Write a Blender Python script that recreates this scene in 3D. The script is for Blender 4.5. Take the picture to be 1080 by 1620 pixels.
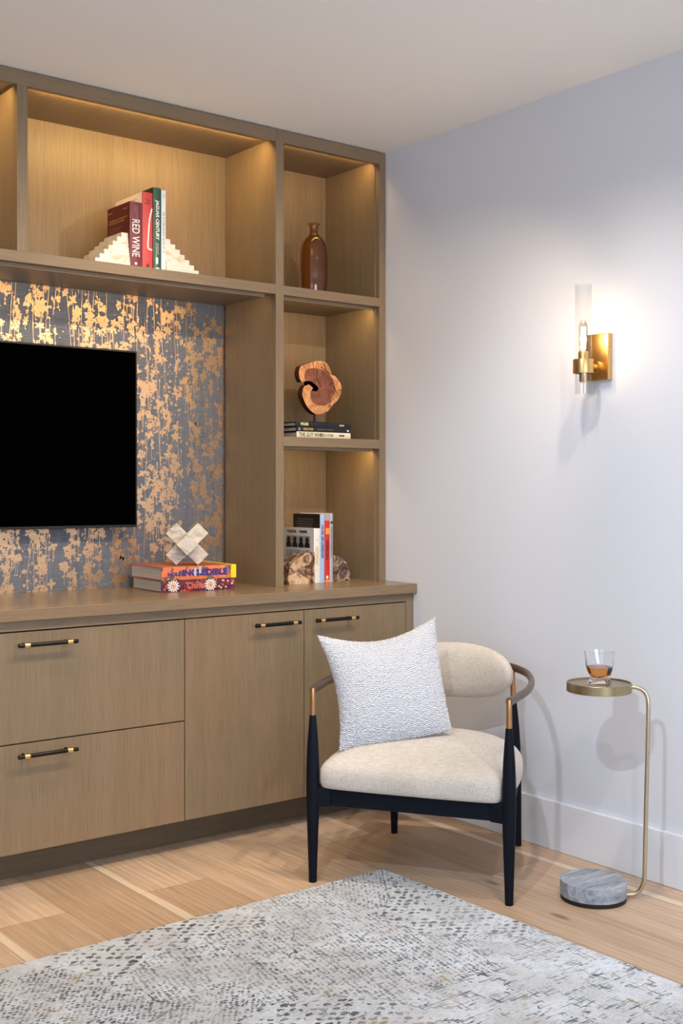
import bpy, bmesh, math, random
from mathutils import Vector, Matrix
random.seed(11)
S = bpy.context.scene
for o in list(bpy.data.objects): bpy.data.objects.remove(o)
COL = S.collection
PI = math.pi

# ------------------------------------------------------------------ camera
YAW = .6636
cam_d = bpy.data.cameras.new('camera'); cam = bpy.data.objects.new('camera', cam_d); COL.objects.link(cam)
cam.location = (-2.8885, -3.422, 1.1604)
cam.rotation_euler = (PI/2, 0, -YAW)
cam_d.sensor_fit = 'VERTICAL'; cam_d.sensor_height = 36; cam_d.sensor_width = 24
cam_d.lens = 1864.5*36/1620
cam_d.shift_y = -35/1620
cam_d.clip_start = .05
S.camera = cam
S.view_settings.view_transform = 'Standard'; S.view_settings.look = 'None'
S.view_settings.gamma = 1; S.view_settings.use_curve_mapping = False
S.view_settings.exposure = 0.0

# ------------------------------------------------------------------ world and large lights
W = bpy.data.worlds.new('world'); S.world = W; W.use_nodes = True
W.node_tree.nodes['Background'].inputs[0].default_value = (.62, .75, 1, 1)
W.node_tree.nodes['Background'].inputs[1].default_value = 1.0

def light(name, kind, loc, power, col, target=None, rot=None, **kw):
    d = bpy.data.lights.new(name, kind); d.energy = power; d.color = col
    for k, v in kw.items(): setattr(d, k, v)
    o = bpy.data.objects.new(name, d); COL.objects.link(o); o.location = loc
    if target is not None:
        o.rotation_euler = (Vector(target)-Vector(loc)).to_track_quat('-Z', 'Y').to_euler()
    if rot: o.rotation_euler = rot
    return o
RX0, RY0, CEIL = -4.6, -5.6, 2.44          # the room runs x RX0..0, y RY0..0.35
DAY = (.78, .88, 1.0)
# daylight through the two windows of the room (behind and left of the camera)
light('window_daylight', 'AREA', (RX0+.06, -3.0, 1.35), 15, DAY, rot=(0, -PI/2, 0), shape='RECTANGLE', size=1.5, size_y=2.4)
light('window_daylight', 'AREA', (-2.3, RY0+.06, 1.35), 88, DAY, rot=(math.radians(102), 0, 0), shape='RECTANGLE', size=2.4, size_y=1.5)
WARM = (1.0, .86, .70); LEDC = (1.0, .67, .24)

# ------------------------------------------------------------------ materials
MATS = {}
def newmat(name):
    m = bpy.data.materials.new(name); m.use_nodes = True
    nt = m.node_tree; return m, nt, nt.nodes, nt.links, nt.nodes['Principled BSDF']
def lin(r, g, b):
    f = lambda c: ((c/255+.055)/1.055)**2.4 if c/255 > .04045 else c/255/12.92
    return (f(r), f(g), f(b), 1)
def plain(name, col, rough=.5, metal=0, emit=0, **kw):
    if name in MATS: return MATS[name]
    m, nt, N, L, P = newmat(name)
    P.inputs['Base Color'].default_value = col if len(col) == 4 else (*col, 1)
    P.inputs['Roughness'].default_value = rough; P.inputs['Metallic'].default_value = metal
    for k, v in kw.items(): P.inputs[k].default_value = v
    if emit:
        P.inputs['Emission Color'].default_value = col if len(col) == 4 else (*col, 1)
        P.inputs['Emission Strength'].default_value = emit
    MATS[name] = m; return m
def nd(N, t, **kw):
    n = N.new(t)
    for k, v in kw.items(): setattr(n, k, v)
    return n
def coords(N, L, scale=(1, 1, 1), rot=(0, 0, 0), src='Object'):
    tc = N.new('ShaderNodeTexCoord'); mp = N.new('ShaderNodeMapping')
    mp.inputs['Scale'].default_value = scale; mp.inputs['Rotation'].default_value = rot
    L.new(tc.outputs[src], mp.inputs[0]); return mp.outputs[0]
def noise(N, L, vec, scale=1, detail=3, rough=.5, dist=0):
    n = N.new('ShaderNodeTexNoise'); n.inputs['Scale'].default_value = scale
    n.inputs['Detail'].default_value = detail; n.inputs['Roughness'].default_value = rough
    n.inputs['Distortion'].default_value = dist
    if vec is not None: L.new(vec, n.inputs['Vector'])
    return n.outputs['Fac']
def ramp(N, L, fac, stops):
    r = N.new('ShaderNodeValToRGB'); e = r.color_ramp.elements
    while len(e) < len(stops): e.new(.5)
    for i, (p, c) in enumerate(stops):
        e[i].position = p; e[i].color = c if hasattr(c, '__len__') else (c, c, c, 1)
    L.new(fac, r.inputs[0]); return r.outputs[0]
def mixc(N, L, fac, a, b, mode='MIX'):
    m = N.new('ShaderNodeMix'); m.data_type = 'RGBA'; m.blend_type = mode
    for s, v in ((m.inputs[0], fac), (m.inputs[6], a), (m.inputs[7], b)):
        if hasattr(v, 'is_output') or hasattr(v, 'links'): L.new(v, s)
        else: s.default_value = v
    return m.outputs[2]
def mth(N, L, op, a, b=0.0, c=None):
    m = N.new('ShaderNodeMath'); m.operation = op
    for s, v in ((m.inputs[0], a), (m.inputs[1], b)) + (((m.inputs[2], c),) if c is not None else ()):
        if hasattr(v, 'links'): L.new(v, s)
        else: s.default_value = v
    return m.outputs[0]
def bump(N, L, P, h, strength=.3, dist=.002):
    b = N.new('ShaderNodeBump'); b.inputs['Strength'].default_value = strength; b.inputs['Distance'].default_value = dist
    L.new(h, b.inputs['Height']); L.new(b.outputs[0], P.inputs['Normal'])

def oak(name, axis='z', tone=1.0, rough=.42):
    if name in MATS: return MATS[name]
    m, nt, N, L, P = newmat(name)
    fine = {'z': (420, 420, 9), 'x': (9, 420, 420), 'y': (420, 9, 420)}[axis]
    mid = {'z': (28, 28, 1.2), 'x': (1.2, 28, 28), 'y': (28, 1.2, 28)}[axis]
    a = noise(N, L, coords(N, L, fine), 1, 3, .6)
    b = noise(N, L, coords(N, L, mid), 1, 3, .55, .4)
    c = noise(N, L, coords(N, L, (1, 1, 1)), 2.2, 2)
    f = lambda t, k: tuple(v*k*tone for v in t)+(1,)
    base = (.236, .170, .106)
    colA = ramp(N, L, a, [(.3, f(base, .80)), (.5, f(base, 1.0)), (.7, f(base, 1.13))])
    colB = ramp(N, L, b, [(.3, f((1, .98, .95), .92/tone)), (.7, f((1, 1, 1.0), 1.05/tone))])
    col = mixc(N, L, 1.0, colA, colB, 'MULTIPLY')
    colC = ramp(N, L, c, [(.35, (.93, .96, .95, 1)), (.65, (1.07, 1.0, .97, 1))])
    col = mixc(N, L, 1.0, col, colC, 'MULTIPLY')
    L.new(col, P.inputs['Base Color'])
    P.inputs['Roughness'].default_value = rough
    P.inputs['Specular IOR Level'].default_value = .4
    bump(N, L, P, a, .25, .0006)
    MATS[name] = m; return m
OV, OH, OY = oak('oak_vertical', 'z'), oak('oak_horizontal', 'x', 1.0), oak('oak_depth', 'y')
OTOP = oak('oak_worktop', 'x', 1.0, .27)
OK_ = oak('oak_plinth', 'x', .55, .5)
def paint(name, col, rough=.6):
    m, nt, N, L, P = newmat(name)
    P.inputs['Base Color'].default_value = col; P.inputs['Roughness'].default_value = rough
    bump(N, L, P, noise(N, L, coords(N, L), 350, 2), .06, .0005)
    return m
WALLM = paint('painted_wall', lin(217, 220, 229)); CEILM = paint('painted_ceiling', lin(250, 248, 243), .8)
TRIMM = paint('painted_trim', lin(226, 229, 236), .35)
BLACKGAP = plain('shadow_gap_black', (.01, .009, .008), .8)

def floor_mat():
    m, nt, N, L, P = newmat('oak_floorboards')
    uv = nd(N, 'ShaderNodeUVMap'); uv.uv_map = 'plank'
    at = nd(N, 'ShaderNodeAttribute'); at.attribute_name = 'plank_random'
    comb = nd(N, 'ShaderNodeCombineXYZ'); sep = nd(N, 'ShaderNodeSeparateXYZ'); L.new(uv.outputs[0], sep.inputs[0])
    L.new(sep.outputs[0], comb.inputs[0]); L.new(sep.outputs[1], comb.inputs[1])
    L.new(mth(N, L, 'MULTIPLY', at.outputs['Fac'], 37.0), comb.inputs[2])
    def mp(sc):
        q = nd(N, 'ShaderNodeMapping'); q.inputs['Scale'].default_value = sc; L.new(comb.outputs[0], q.inputs[0]); return q.outputs[0]
    g = noise(N, L, mp((90, 4, 1)), 1, 4, .62, .6)
    h = noise(N, L, mp((9, .9, 1)), 1, 3, .5, 1.2)
    wv = nd(N, 'ShaderNodeTexWave', wave_type='BANDS', bands_direction='X', wave_profile='SAW')
    wv.inputs['Scale'].default_value = 14; wv.inputs['Distortion'].default_value = 7; wv.inputs['Detail'].default_value = 2
    wv.inputs['Detail Scale'].default_value = .6; L.new(mp((1, .16, 1)), wv.inputs['Vector'])
    col = ramp(N, L, g, [(.25, lin(188, 163, 139)), (.5, lin(206, 183, 160)), (.75, lin(220, 201, 181))])
    col = mixc(N, L, mth(N, L, 'MULTIPLY', wv.outputs['Fac'], .28), col, lin(170, 130, 96))
    tint = ramp(N, L, h, [(.3, (.88, .84, .80, 1)), (.7, (1.06, 1.05, 1.04, 1))])
    col = mixc(N, L, 1.0, col, tint, 'MULTIPLY')
    pt = ramp(N, L, at.outputs['Fac'], [(0, (.80, .74, .68, 1)), (.35, (.93, .90, .86, 1)), (.7, (1.02, 1.0, 1.0, 1)), (1, (1.12, 1.13, 1.13, 1))])
    col = mixc(N, L, 1.0, col, pt, 'MULTIPLY')
    # pale sapwood stripe along one edge of some boards
    w = mth(N, L, 'ADD', sep.outputs[0], mth(N, L, 'MULTIPLY', noise(N, L, mp((0, 1.2, 1)), 1, 2), .05))
    edge = mth(N, L, 'LESS_THAN', w, .052)
    has = mth(N, L, 'GREATER_THAN', mth(N, L, 'FRACT', mth(N, L, 'MULTIPLY', at.outputs['Fac'], 7.3)), .60)
    col = mixc(N, L, mth(N, L, 'MULTIPLY', mth(N, L, 'MULTIPLY', edge, has), .6), col, lin(238, 222, 200))
    # knots
    vk = nd(N, 'ShaderNodeTexVoronoi'); vk.inputs['Scale'].default_value = 1; L.new(mp((6, 2.2, 1)), vk.inputs['Vector'])
    kn = ramp(N, L, vk.outputs['Distance'], [(.0, 1), (.05, .8), (.10, 0)])
    col = mixc(N, L, mth(N, L, 'MULTIPLY', kn, .7), col, lin(86, 60, 44))
    L.new(col, P.inputs['Base Color']); P.inputs['Roughness'].default_value = .38
    P.inputs['Specular IOR Level'].default_value = .4
    bump(N, L, P, g, .15, .0006)
    return m

def fabric(name, c1, c2, scale=900, bstr=.5):
    if name in MATS: return MATS[name]
    m, nt, N, L, P = newmat(name)
    a = noise(N, L, coords(N, L, (1, 1, .12)), scale, 2, .5)
    b = noise(N, L, coords(N, L, (.12, .12, 1)), scale, 2, .5)
    s = mth(N, L, 'ADD', mth(N, L, 'MULTIPLY', a, .5), mth(N, L, 'MULTIPLY', b, .5))
    big = noise(N, L, coords(N, L), 9, 3)
    s2 = mth(N, L, 'ADD', mth(N, L, 'MULTIPLY', s, .8), mth(N, L, 'MULTIPLY', big, .2))
    L.new(ramp(N, L, s2, [(.38, c1), (.62, c2)]), P.inputs['Base Color'])
    P.inputs['Roughness'].default_value = .85; P.inputs['Sheen Weight'].default_value = .35
    P.inputs['Sheen Roughness'].default_value = .4
    bump(N, L, P, s, bstr, .0012)
    MATS[name] = m; return m
CHENILLE = fabric('beige_chenille', lin(176, 167, 156), lin(206, 198, 189), 520)

def boucle():
    m, nt, N, L, P = newmat('white_grey_boucle')
    uv = nd(N, 'ShaderNodeUVMap'); uv.uv_map = 'weave'
    sep = nd(N, 'ShaderNodeSeparateXYZ'); L.new(uv.outputs[0], sep.inputs[0])
    # herringbone: diagonal ribs that flip direction column by column
    u8 = mth(N, L, 'MULTIPLY', sep.outputs[0], 26.0)
    tri = mth(N, L, 'PINGPONG', u8, 1.0)
    ph = mth(N, L, 'ADD', mth(N, L, 'MULTIPLY', tri, 1.0), mth(N, L, 'MULTIPLY', sep.outputs[1], 62.0))
    ph = mth(N, L, 'ADD', ph, mth(N, L, 'MULTIPLY', noise(N, L, uv.outputs[0], 40, 2), 1.3))
    z = mth(N, L, 'PINGPONG', ph, .5)
    n2 = noise(N, L, uv.outputs[0], 190, 2, .6)
    h = mth(N, L, 'ADD', mth(N, L, 'MULTIPLY', z, 1.0), mth(N, L, 'MULTIPLY', n2, .8))
    L.new(ramp(N, L, h, [(.44, lin(112, 118, 138)), (.62, lin(198, 202, 213)), (.85, lin(238, 239, 242))]), P.inputs['Base Color'])
    P.inputs['Roughness'].default_value = .9; P.inputs['Sheen Weight'].default_value = .25
    bump(N, L, P, h, .8, .0035)
    return m

def rug_mat():
    m, nt, N, L, P = newmat('distressed_rug')
    def vor(scale3, rot, rnd, out='Distance', feat='F1'):
        v = nd(N, 'ShaderNodeTexVoronoi', feature=feat)
        v.inputs['Scale'].default_value = 1
        if 'Randomness' in v.inputs: v.inputs['Randomness'].default_value = rnd
        q = nd(N, 'ShaderNodeVectorMath', operation='ADD'); L.new(coords(N, L, scale3, (0, 0, rot)), q.inputs[0])
        wn = nd(N, 'ShaderNodeTexNoise'); wn.inputs['Scale'].default_value = 55; wn.inputs['Detail'].default_value = 2
        L.new(coords(N, L), wn.inputs['Vector'])
        q2 = nd(N, 'ShaderNodeVectorMath', operation='SCALE'); q2.inputs['Scale'].default_value = .9; L.new(wn.outputs['Color'], q2.inputs[0])
        L.new(q2.outputs[0], q.inputs[1]); L.new(q.outputs[0], v.inputs['Vector'])
        return v.outputs[out]
    O = coords(N, L)
    n_big = noise(N, L, O, 3.1, 3, .6); n_mid = noise(N, L, O, 14, 3, .65); n_fine = noise(N, L, O, 260, 2)
    n_b2 = noise(N, L, coords(N, L, (1, 1, 1), (0, 0, .7)), 5.3, 2)
    base = ramp(N, L, noise(N, L, O, 6.5, 4, .6), [(.35, lin(176, 180, 187)), (.5, lin(193, 200, 210)), (.62, lin(214, 223, 236))])
    spec = noise(N, L, coords(N, L, (70, 300, 1), (0, 0, .5)), 1, 2)
    base = mixc(N, L, .35, base, ramp(N, L, spec, [(.35, lin(168, 168, 168)), (.6, lin(232, 232, 230))]))
    # patch layout, warped so that no border is straight
    wq = nd(N, 'ShaderNodeTexNoise'); wq.inputs['Scale'].default_value = 2.6; wq.inputs['Detail'].default_value = 5; L.new(O, wq.inputs['Vector'])
    ws = nd(N, 'ShaderNodeVectorMath', operation='SCALE'); ws.inputs['Scale'].default_value = .45; L.new(wq.outputs['Color'], ws.inputs[0])
    wa = nd(N, 'ShaderNodeVectorMath', operation='ADD'); L.new(coords(N, L, (1, 1.25, 1), (0, 0, .6)), wa.inputs[0]); L.new(ws.outputs[0], wa.inputs[1])
    pv = nd(N, 'ShaderNodeTexVoronoi'); pv.inputs['Scale'].default_value = 2.4
    L.new(wa.outputs[0], pv.inputs['Vector'])
    sp = nd(N, 'ShaderNodeSeparateColor'); L.new(pv.outputs['Color'], sp.inputs[0])
    r, g = sp.outputs[0], sp.outputs[1]
    lt = lambda x, t: mth(N, L, 'LESS_THAN', x, t)
    gt = lambda x, t: mth(N, L, 'GREATER_THAN', x, t)
    mul = lambda x, y: mth(N, L, 'MULTIPLY', x, y)
    sub1 = lambda x: mth(N, L, 'SUBTRACT', 1.0, x)
    # snakeskin blotches
    A = mul(lt(vor((36, 48, 1), .78, .25), .44), gt(n_mid, .40))
    # short knotted dashes
    B = mul(lt(vor((70, 110, 1), .12, .25), .44), gt(n_mid, .38))
    # pebble dots
    Cc = mul(lt(vor((80, 96, 1), .55, .35), .42), gt(n_mid, .36))
    # worn thread strokes, both directions
    th = gt(noise(N, L, coords(N, L, (14, 190, 1), (0, 0, .35)), 1, 2), .57)
    th2 = gt(noise(N, L, coords(N, L, (150, 18, 1), (0, 0, .35)), 1, 2), .60)
    D = mul(mth(N, L, 'MAXIMUM', th, th2), gt(n_mid, .50))
    sA = lt(r, .24); sB = mul(gt(r, .24), lt(r, .47)); sC = mul(gt(r, .47), lt(r, .62)); sD = gt(r, .62)
    mk = mth(N, L, 'ADD', mth(N, L, 'ADD', mul(A, sA), mul(B, sB)), mth(N, L, 'ADD', mul(Cc, sC), mul(D, sD)))
    th3 = mul(gt(noise(N, L, coords(N, L, (24, 230, 1), (0, 0, .5)), 1, 2), .62), gt(n_b2, .48))
    mk = mth(N, L, 'MAXIMUM', mk, mul(th3, .8))
    pe = nd(N, 'ShaderNodeTexVoronoi', feature='DISTANCE_TO_EDGE'); pe.inputs['Scale'].default_value = 2.4
    L.new(wa.outputs[0], pe.inputs['Vector'])
    seam = mul(lt(pe.outputs['Distance'], .005), gt(n_mid, .50))
    mk = mth(N, L, 'MAXIMUM', mk, seam)
    mk = mul(mk, ramp(N, L, n_big, [(.30, .45), (.50, 1)]))
    mk = mul(mk, ramp(N, L, noise(N, L, O, 33, 2), [(.30, .3), (.5, 1)]))
    dark = ramp(N, L, noise(N, L, O, 8, 2), [(.4, lin(52, 55, 62)), (.54, lin(74, 78, 86)), (.60, lin(84, 87, 94)), (.68, lin(150, 130, 88))])
    col = mixc(N, L, mul(mk, .96), base, dark)
    L.new(col, P.inputs['Base Color']); P.inputs['Roughness'].default_value = .9
    P.inputs['Sheen Weight'].default_value = .15
    hh = mth(N, L, 'SUBTRACT', mul(n_fine, .7), mul(mk, .5))
    bump(N, L, P, hh, .6, .003)
    return m

def alabaster(name, base, vein, scale=14, emis=0):
    if name in MATS: return MATS[name]
    m, nt, N, L, P = newmat(name)
    n = noise(N, L, coords(N, L, (1, 1, 2.2)), scale, 5, .62, 1.2)
    L.new(ramp(N, L, n, [(.36, vein), (.52, base), (.8, base)]), P.inputs['Base Color'])
    P.inputs['Roughness'].default_value = .3; P.inputs['Subsurface Weight'].default_value = .15
    P.inputs['Subsurface Radius'].default_value = (.01, .008, .006)
    MATS[name] = m; return m
ALAB = alabaster('alabaster', lin(232, 224, 208), lin(206, 184, 150), 16)
SHELL = alabaster('mother_of_pearl_stone', lin(216, 204, 190), lin(172, 160, 148), 12)

def marble():
    m, nt, N, L, P = newmat('grey_veined_marble')
    n1 = noise(N, L, coords(N, L, (9, 60, 42), (.5, .25, -.35)), 1, 5, .6, .5)
    n = noise(N, L, coords(N, L), 60, 4)
    f = mth(N, L, 'ADD', mth(N, L, 'MULTIPLY', n1, .8), mth(N, L, 'MULTIPLY', n, .2))
    L.new(ramp(N, L, f, [(.34, lin(84, 92, 106)), (.42, lin(132, 141, 154)), (.55, lin(158, 166, 177)), (.66, lin(196, 196, 196))]), P.inputs['Base Color'])
    P.inputs['Roughness'].default_value = .35
    return m

def blotch(name, stops, scale, rough=.4, dist=1.5, detail=5, sc3=(1, 1, 1)):
    if name in MATS: return MATS[name]
    m, nt, N, L, P = newmat(name)
    n = noise(N, L, coords(N, L, sc3), scale, detail, .6, dist)
    L.new(ramp(N, L, n, stops), P.inputs['Base Color']); P.inputs['Roughness'].default_value = rough
    bump(N, L, P, n, .3, .002)
    MATS[name] = m; return m
def brushed(name, col, rough=.3, metal=1.0, aniso=.4):
    if name in MATS: return MATS[name]
    m, nt, N, L, P = newmat(name)
    n = noise(N, L, coords(N, L, (30, 30, 400)), 1, 2)
    r = mth(N, L, 'ADD', mth(N, L, 'MULTIPLY', n, .14), rough-.07)
    L.new(r, P.inputs['Roughness']); P.inputs['Base Color'].default_value = col
    P.inputs['Metallic'].default_value = metal
    MATS[name] = m; return m
BRASS = brushed('aged_brass', (.62, .40, .16, 1), .3)
BRASSP = brushed('polished_brass', (.86, .60, .24, 1), .22)
COPPER = brushed('copper_sleeve', (.50, .27, .12, 1), .34)
CHAMP = brushed('champagne_metal', (.58, .50, .34, 1), .3)
BLACKM = plain('black_metal', (.012, .011, .011), .28, .6)
BLACKW = plain('black_lacquered_wood', (.004, .006, .011), .5, **{'Specular IOR Level': .12})
def thin_glass(name, tint=(1, 1, 1, 1), edge=.5):
    """thin clear wall: passes light straight through, mirrors at grazing angles"""
    m, nt, N, L, P = newmat(name)
    out = N['Material Output']; N.remove(P)
    tr = N.new('ShaderNodeBsdfTransparent'); tr.inputs[0].default_value = tint
    gl = N.new('ShaderNodeBsdfGlossy'); gl.inputs['Roughness'].default_value = .02
    fr = N.new('ShaderNodeLayerWeight'); fr.inputs[0].default_value = .5
    fc = mth(N, L, 'ADD', mth(N, L, 'MULTIPLY', mth(N, L, 'POWER', fr.outputs['Facing'], 5.0), edge), .035)
    mx = N.new('ShaderNodeMixShader'); L.new(fc, mx.inputs[0])
    L.new(tr.outputs[0], mx.inputs[1]); L.new(gl.outputs[0], mx.inputs[2]); L.new(mx.outputs[0], out.inputs[0])
    return m
def glass(name, col=(1, 1, 1, 1), rough=0, ior=1.45):
    return plain(name, col, rough, **{'Transmission Weight': 1.0, 'IOR': ior})

# ------------------------------------------------------------------ builders
def new_obj(name, me, mats=None, parent=None, loc=None):
    o = bpy.data.objects.new(name, me); COL.objects.link(o)
    if mats:
        for m in (mats if isinstance(mats, (list, tuple)) else [mats]): me.materials.append(m)
    if parent is not None: o.parent = parent
    if loc is not None: o.location = loc
    return o
def fin(name, bm, mats=None, parent=None, smooth=False, loc=None, bevel=0, seg=2, auto=None):
    bmesh.ops.recalc_face_normals(bm, faces=bm.faces[:])
    me = bpy.data.meshes.new(name); bm.to_mesh(me); bm.free()
    if smooth:
        for p in me.polygons: p.use_smooth = True
    o = new_obj(name, me, mats, parent, loc)
    if bevel:
        b = o.modifiers.new('bevel', 'BEVEL'); b.width = bevel; b.segments = seg; b.limit_method = 'ANGLE'
        b.angle_limit = math.radians(40)
    if auto:
        me.set_sharp_from_angle(angle=math.radians(auto))
    return o
def box(bm, x0, x1, y0, y1, z0, z1, mat=0):
    v = [bm.verts.new(p) for p in ((x0,y0,z0),(x1,y0,z0),(x1,y1,z0),(x0,y1,z0),(x0,y0,z1),(x1,y0,z1),(x1,y1,z1),(x0,y1,z1))]
    fs = []
    for f in ((0,3,2,1),(4,5,6,7),(0,1,5,4),(1,2,6,5),(2,3,7,6),(3,0,4,7)):
        q = bm.faces.new([v[i] for i in f]); q.material_index = mat; fs.append(q)
    return fs
def boxo(name, b, mats, parent=None, bevel=.0, **kw):
    bm = bmesh.new(); box(bm, *b); return fin(name, bm, mats, parent, bevel=bevel, **kw)
def lathe(bm, prof, n=48, cx=0, cy=0, mat=0, close=True):
    rings = []
    for r, z in prof:
        if r < 1e-6: rings.append([bm.verts.new((cx, cy, z))])
        else: rings.append([bm.verts.new((cx+r*math.cos(2*PI*i/n), cy+r*math.sin(2*PI*i/n), z)) for i in range(n)])
    for a, b in zip(rings, rings[1:]):
        for i in range(n):
            j = (i+1) % n
            if len(a) == 1 and len(b) == 1: continue
            if len(a) == 1: f = bm.faces.new((a[0], b[i], b[j]))
            elif len(b) == 1: f = bm.faces.new((a[i], a[j], b[0]))
            else: f = bm.faces.new((a[i], a[j], b[j], b[i]))
            f.material_index = mat
def tube(bm, pts, rad, n=16, mat=0, up=(0, 0, 1), ell=None, caps=True):
    """sweep an ellipse along pts; rad float or list; ell=(a,b) factors along side / up"""
    P_ = [Vector(p) for p in pts]; k = len(P_); rings = []
    ref = Vector(up)
    for i, p in enumerate(P_):
        t = (P_[min(i+1, k-1)]-P_[max(i-1, 0)]).normalized()
        s = t.cross(ref)
        if s.length < 1e-4: s = t.cross(Vector((1, 0, 0)))
        s.normalize(); u = s.cross(t).normalized()
        r = rad[i] if hasattr(rad, '__len__') else rad
        ea, eb = ell if ell else (1, 1)
        rings.append([bm.verts.new(p+s*(math.cos(2*PI*j/n)*r*ea)+u*(math.sin(2*PI*j/n)*r*eb)) for j in range(n)])
    for a, b in zip(rings, rings[1:]):
        for j in range(n):
            f = bm.faces.new((a[j], a[(j+1) % n], b[(j+1) % n], b[j])); f.material_index = mat
    if caps:
        for rg in (rings[0], rings[-1]):
            f = bm.faces.new(rg); f.material_index = mat
def prism_xz(bm, pts, y0, y1, mat=0, matside=None):
    a = [bm.verts.new((x, y0, z)) for x, z in pts]; b = [bm.verts.new((x, y1, z)) for x, z in pts]
    f = bm.faces.new(a); f.material_index = mat
    f = bm.faces.new(b[::-1]); f.material_index = mat
    n = len(pts)
    for i in range(n):
        f = bm.faces.new((a[i], b[i], b[(i+1) % n], a[(i+1) % n])); f.material_index = mat if matside is None else matside
def spline(pts, per=8):
    P_ = [Vector(p) for p in pts]; out = []
    for i in range(len(P_)-1):
        p0 = P_[max(i-1, 0)]; p1 = P_[i]; p2 = P_[i+1]; p3 = P_[min(i+2, len(P_)-1)]
        for k in range(per):
            t = k/per
            out.append(.5*((2*p1)+(-p0+p2)*t+(2*p0-5*p1+4*p2-p3)*t*t+(-p0+3*p1-3*p2+p3)*t**3))
    out.append(P_[-1]); return out
def thing(name, label, cat, loc=(0, 0, 0), rotz=0, group=None):
    o = bpy.data.objects.new(name, None); COL.objects.link(o); o.empty_display_size = .05
    o.location = loc; o.rotation_euler = (0, 0, rotz); o['label'] = label; o['category'] = cat
    if group: o['group'] = group
    return o
def tag(o, label, cat, group=None):
    o['label'] = label; o['category'] = cat
    if group: o['group'] = group
    return o
def struct(o): o['kind'] = 'structure'; return o

def text_mesh(body, size, bold=0.0, xs=1.0, align='LEFT', space=1.0, shear=0, fit=None):
    c = bpy.data.curves.new('lettering', 'FONT'); c.body = body; c.size = size; c.offset = bold
    c.align_x = align; c.align_y = 'CENTER'; c.space_character = space; c.resolution_u = 3; c.shear = shear
    o = bpy.data.objects.new('lettering', c); COL.objects.link(o)
    dg = bpy.context.evaluated_depsgraph_get(); dg.update()
    me = bpy.data.meshes.new_from_object(o.evaluated_get(dg))
    bpy.data.objects.remove(o)
    me.materials.clear()
    if fit:      # (length, letter height)
        X_ = [v.co.x for v in me.vertices]; Y_ = [v.co.y for v in me.vertices]
        kx = fit[0]/(max(X_)-min(X_)); ky = fit[1]/(max(Y_)-min(Y_)); x0_ = min(X_); yc_ = (max(Y_)+min(Y_))/2
        for v in me.vertices: v.co.x = (v.co.x-x0_)*kx; v.co.y = (v.co.y-yc_)*ky
    else:
        for v in me.vertices: v.co.x *= xs
    return me
def put_text(name, parent, body, size, mat, origin, xdir, ydir, **kw):
    """flat lettering: text x axis along xdir, text up along ydir, in parent space"""
    me = text_mesh(body, size, **kw)
    X, Y = Vector(xdir).normalized(), Vector(ydir).normalized(); O = Vector(origin)
    for v in me.vertices: v.co = O+X*v.co.x+Y*v.co.y
    return new_obj(name, me, mat, parent)

# ------------------------------------------------------------------ room shell
YB = .345                                   # plane of the wall behind the shelving
def build_floor():
    bm = bmesh.new(); uvl = bm.loops.layers.uv.new('plank'); lay = bm.faces.layers.float.new('plank_random')
    rnd = random.Random(5)
    wdt = .2275; x = -.1225+wdt
    i = 0
    while x > RX0-.3:
        x0, x1 = max(x-wdt, RX0), min(x, 0.0)
        if x1-x0 > .01:
            y = RY0-rnd.uniform(0, 1.6)
            ends = {5: [-.40], 7: [-.41], 3: [-.14], 1: [-.9], 4: [-1.3], 2: [-.35]}.get(i)
            cuts = []
            if ends:
                c = ends[0]; cuts = [c]; q = c
                while q > RY0: q -= rnd.uniform(1.3, 2.0); cuts.append(q)
                cuts = sorted(cuts)
            else:
                while y < YB: cuts.append(y); y += rnd.uniform(1.2, 2.1)
            cuts = [c for c in cuts if RY0 < c < YB]
            seq = [RY0]+cuts+[YB]
            for a, b in zip(seq, seq[1:]):
                g = .0005
                vs = [bm.verts.new(p) for p in ((x0+g, a+g, 0), (x1-g, a+g, 0), (x1-g, b-g, 0), (x0+g, b-g, 0))]
                f = bm.faces.new(vs); f[lay] = rnd.random()
                ov = rnd.uniform(0, 5)
                for lp, (u, v) in zip(f.loops, ((0, a+ov), (x1-x0, a+ov), (x1-x0, b+ov), (0, b+ov))): lp[uvl].uv = (u, v)
        x -= wdt; i += 1
    fs = box(bm, RX0, 0, RY0, YB, -.05, -.0015, 1)
    me = bpy.data.meshes.new('floor'); bm.to_mesh(me); bm.free()
    return struct(new_obj('floor', me, [floor_mat(), plain('floor_gap', (.10, .07, .05), .8)]))
build_floor()
struct(boxo('ceiling', (RX0, .0, RY0, YB+.1, CEIL, CEIL+.1), CEILM))
struct(boxo('wall_right', (0, .12, RY0, YB+.1, -.05, CEIL+.1), WALLM))
struct(boxo('baseboard_right', (-.016, 0, RY0, -.1594, .0, .158), TRIMM, bevel=.003))
def wall_open(name, axis, c0, c1, lo, hi, w0, w1, z0, z1):
    bm = bmesh.new()
    for (a, b, p, q) in ((lo, w0, -.05, CEIL+.1), (w1, hi, -.05, CEIL+.1), (w0, w1, -.05, z0), (w0, w1, z1, CEIL+.1)):
        if axis == 'x': box(bm, c0, c1, a, b, p, q)
        else: box(bm, a, b, c0, c1, p, q)
    return struct(fin(name, bm, WALLM))
wall_open('wall_left', 'x', RX0-.12, RX0, RY0, YB+.1, -4.2, -1.8, .6, 2.1)
wall_open('wall_front', 'y', RY0-.12, RY0, RX0, 0, -3.5, -1.1, .6, 2.1)
PANE = glass('window_glass')
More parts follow.
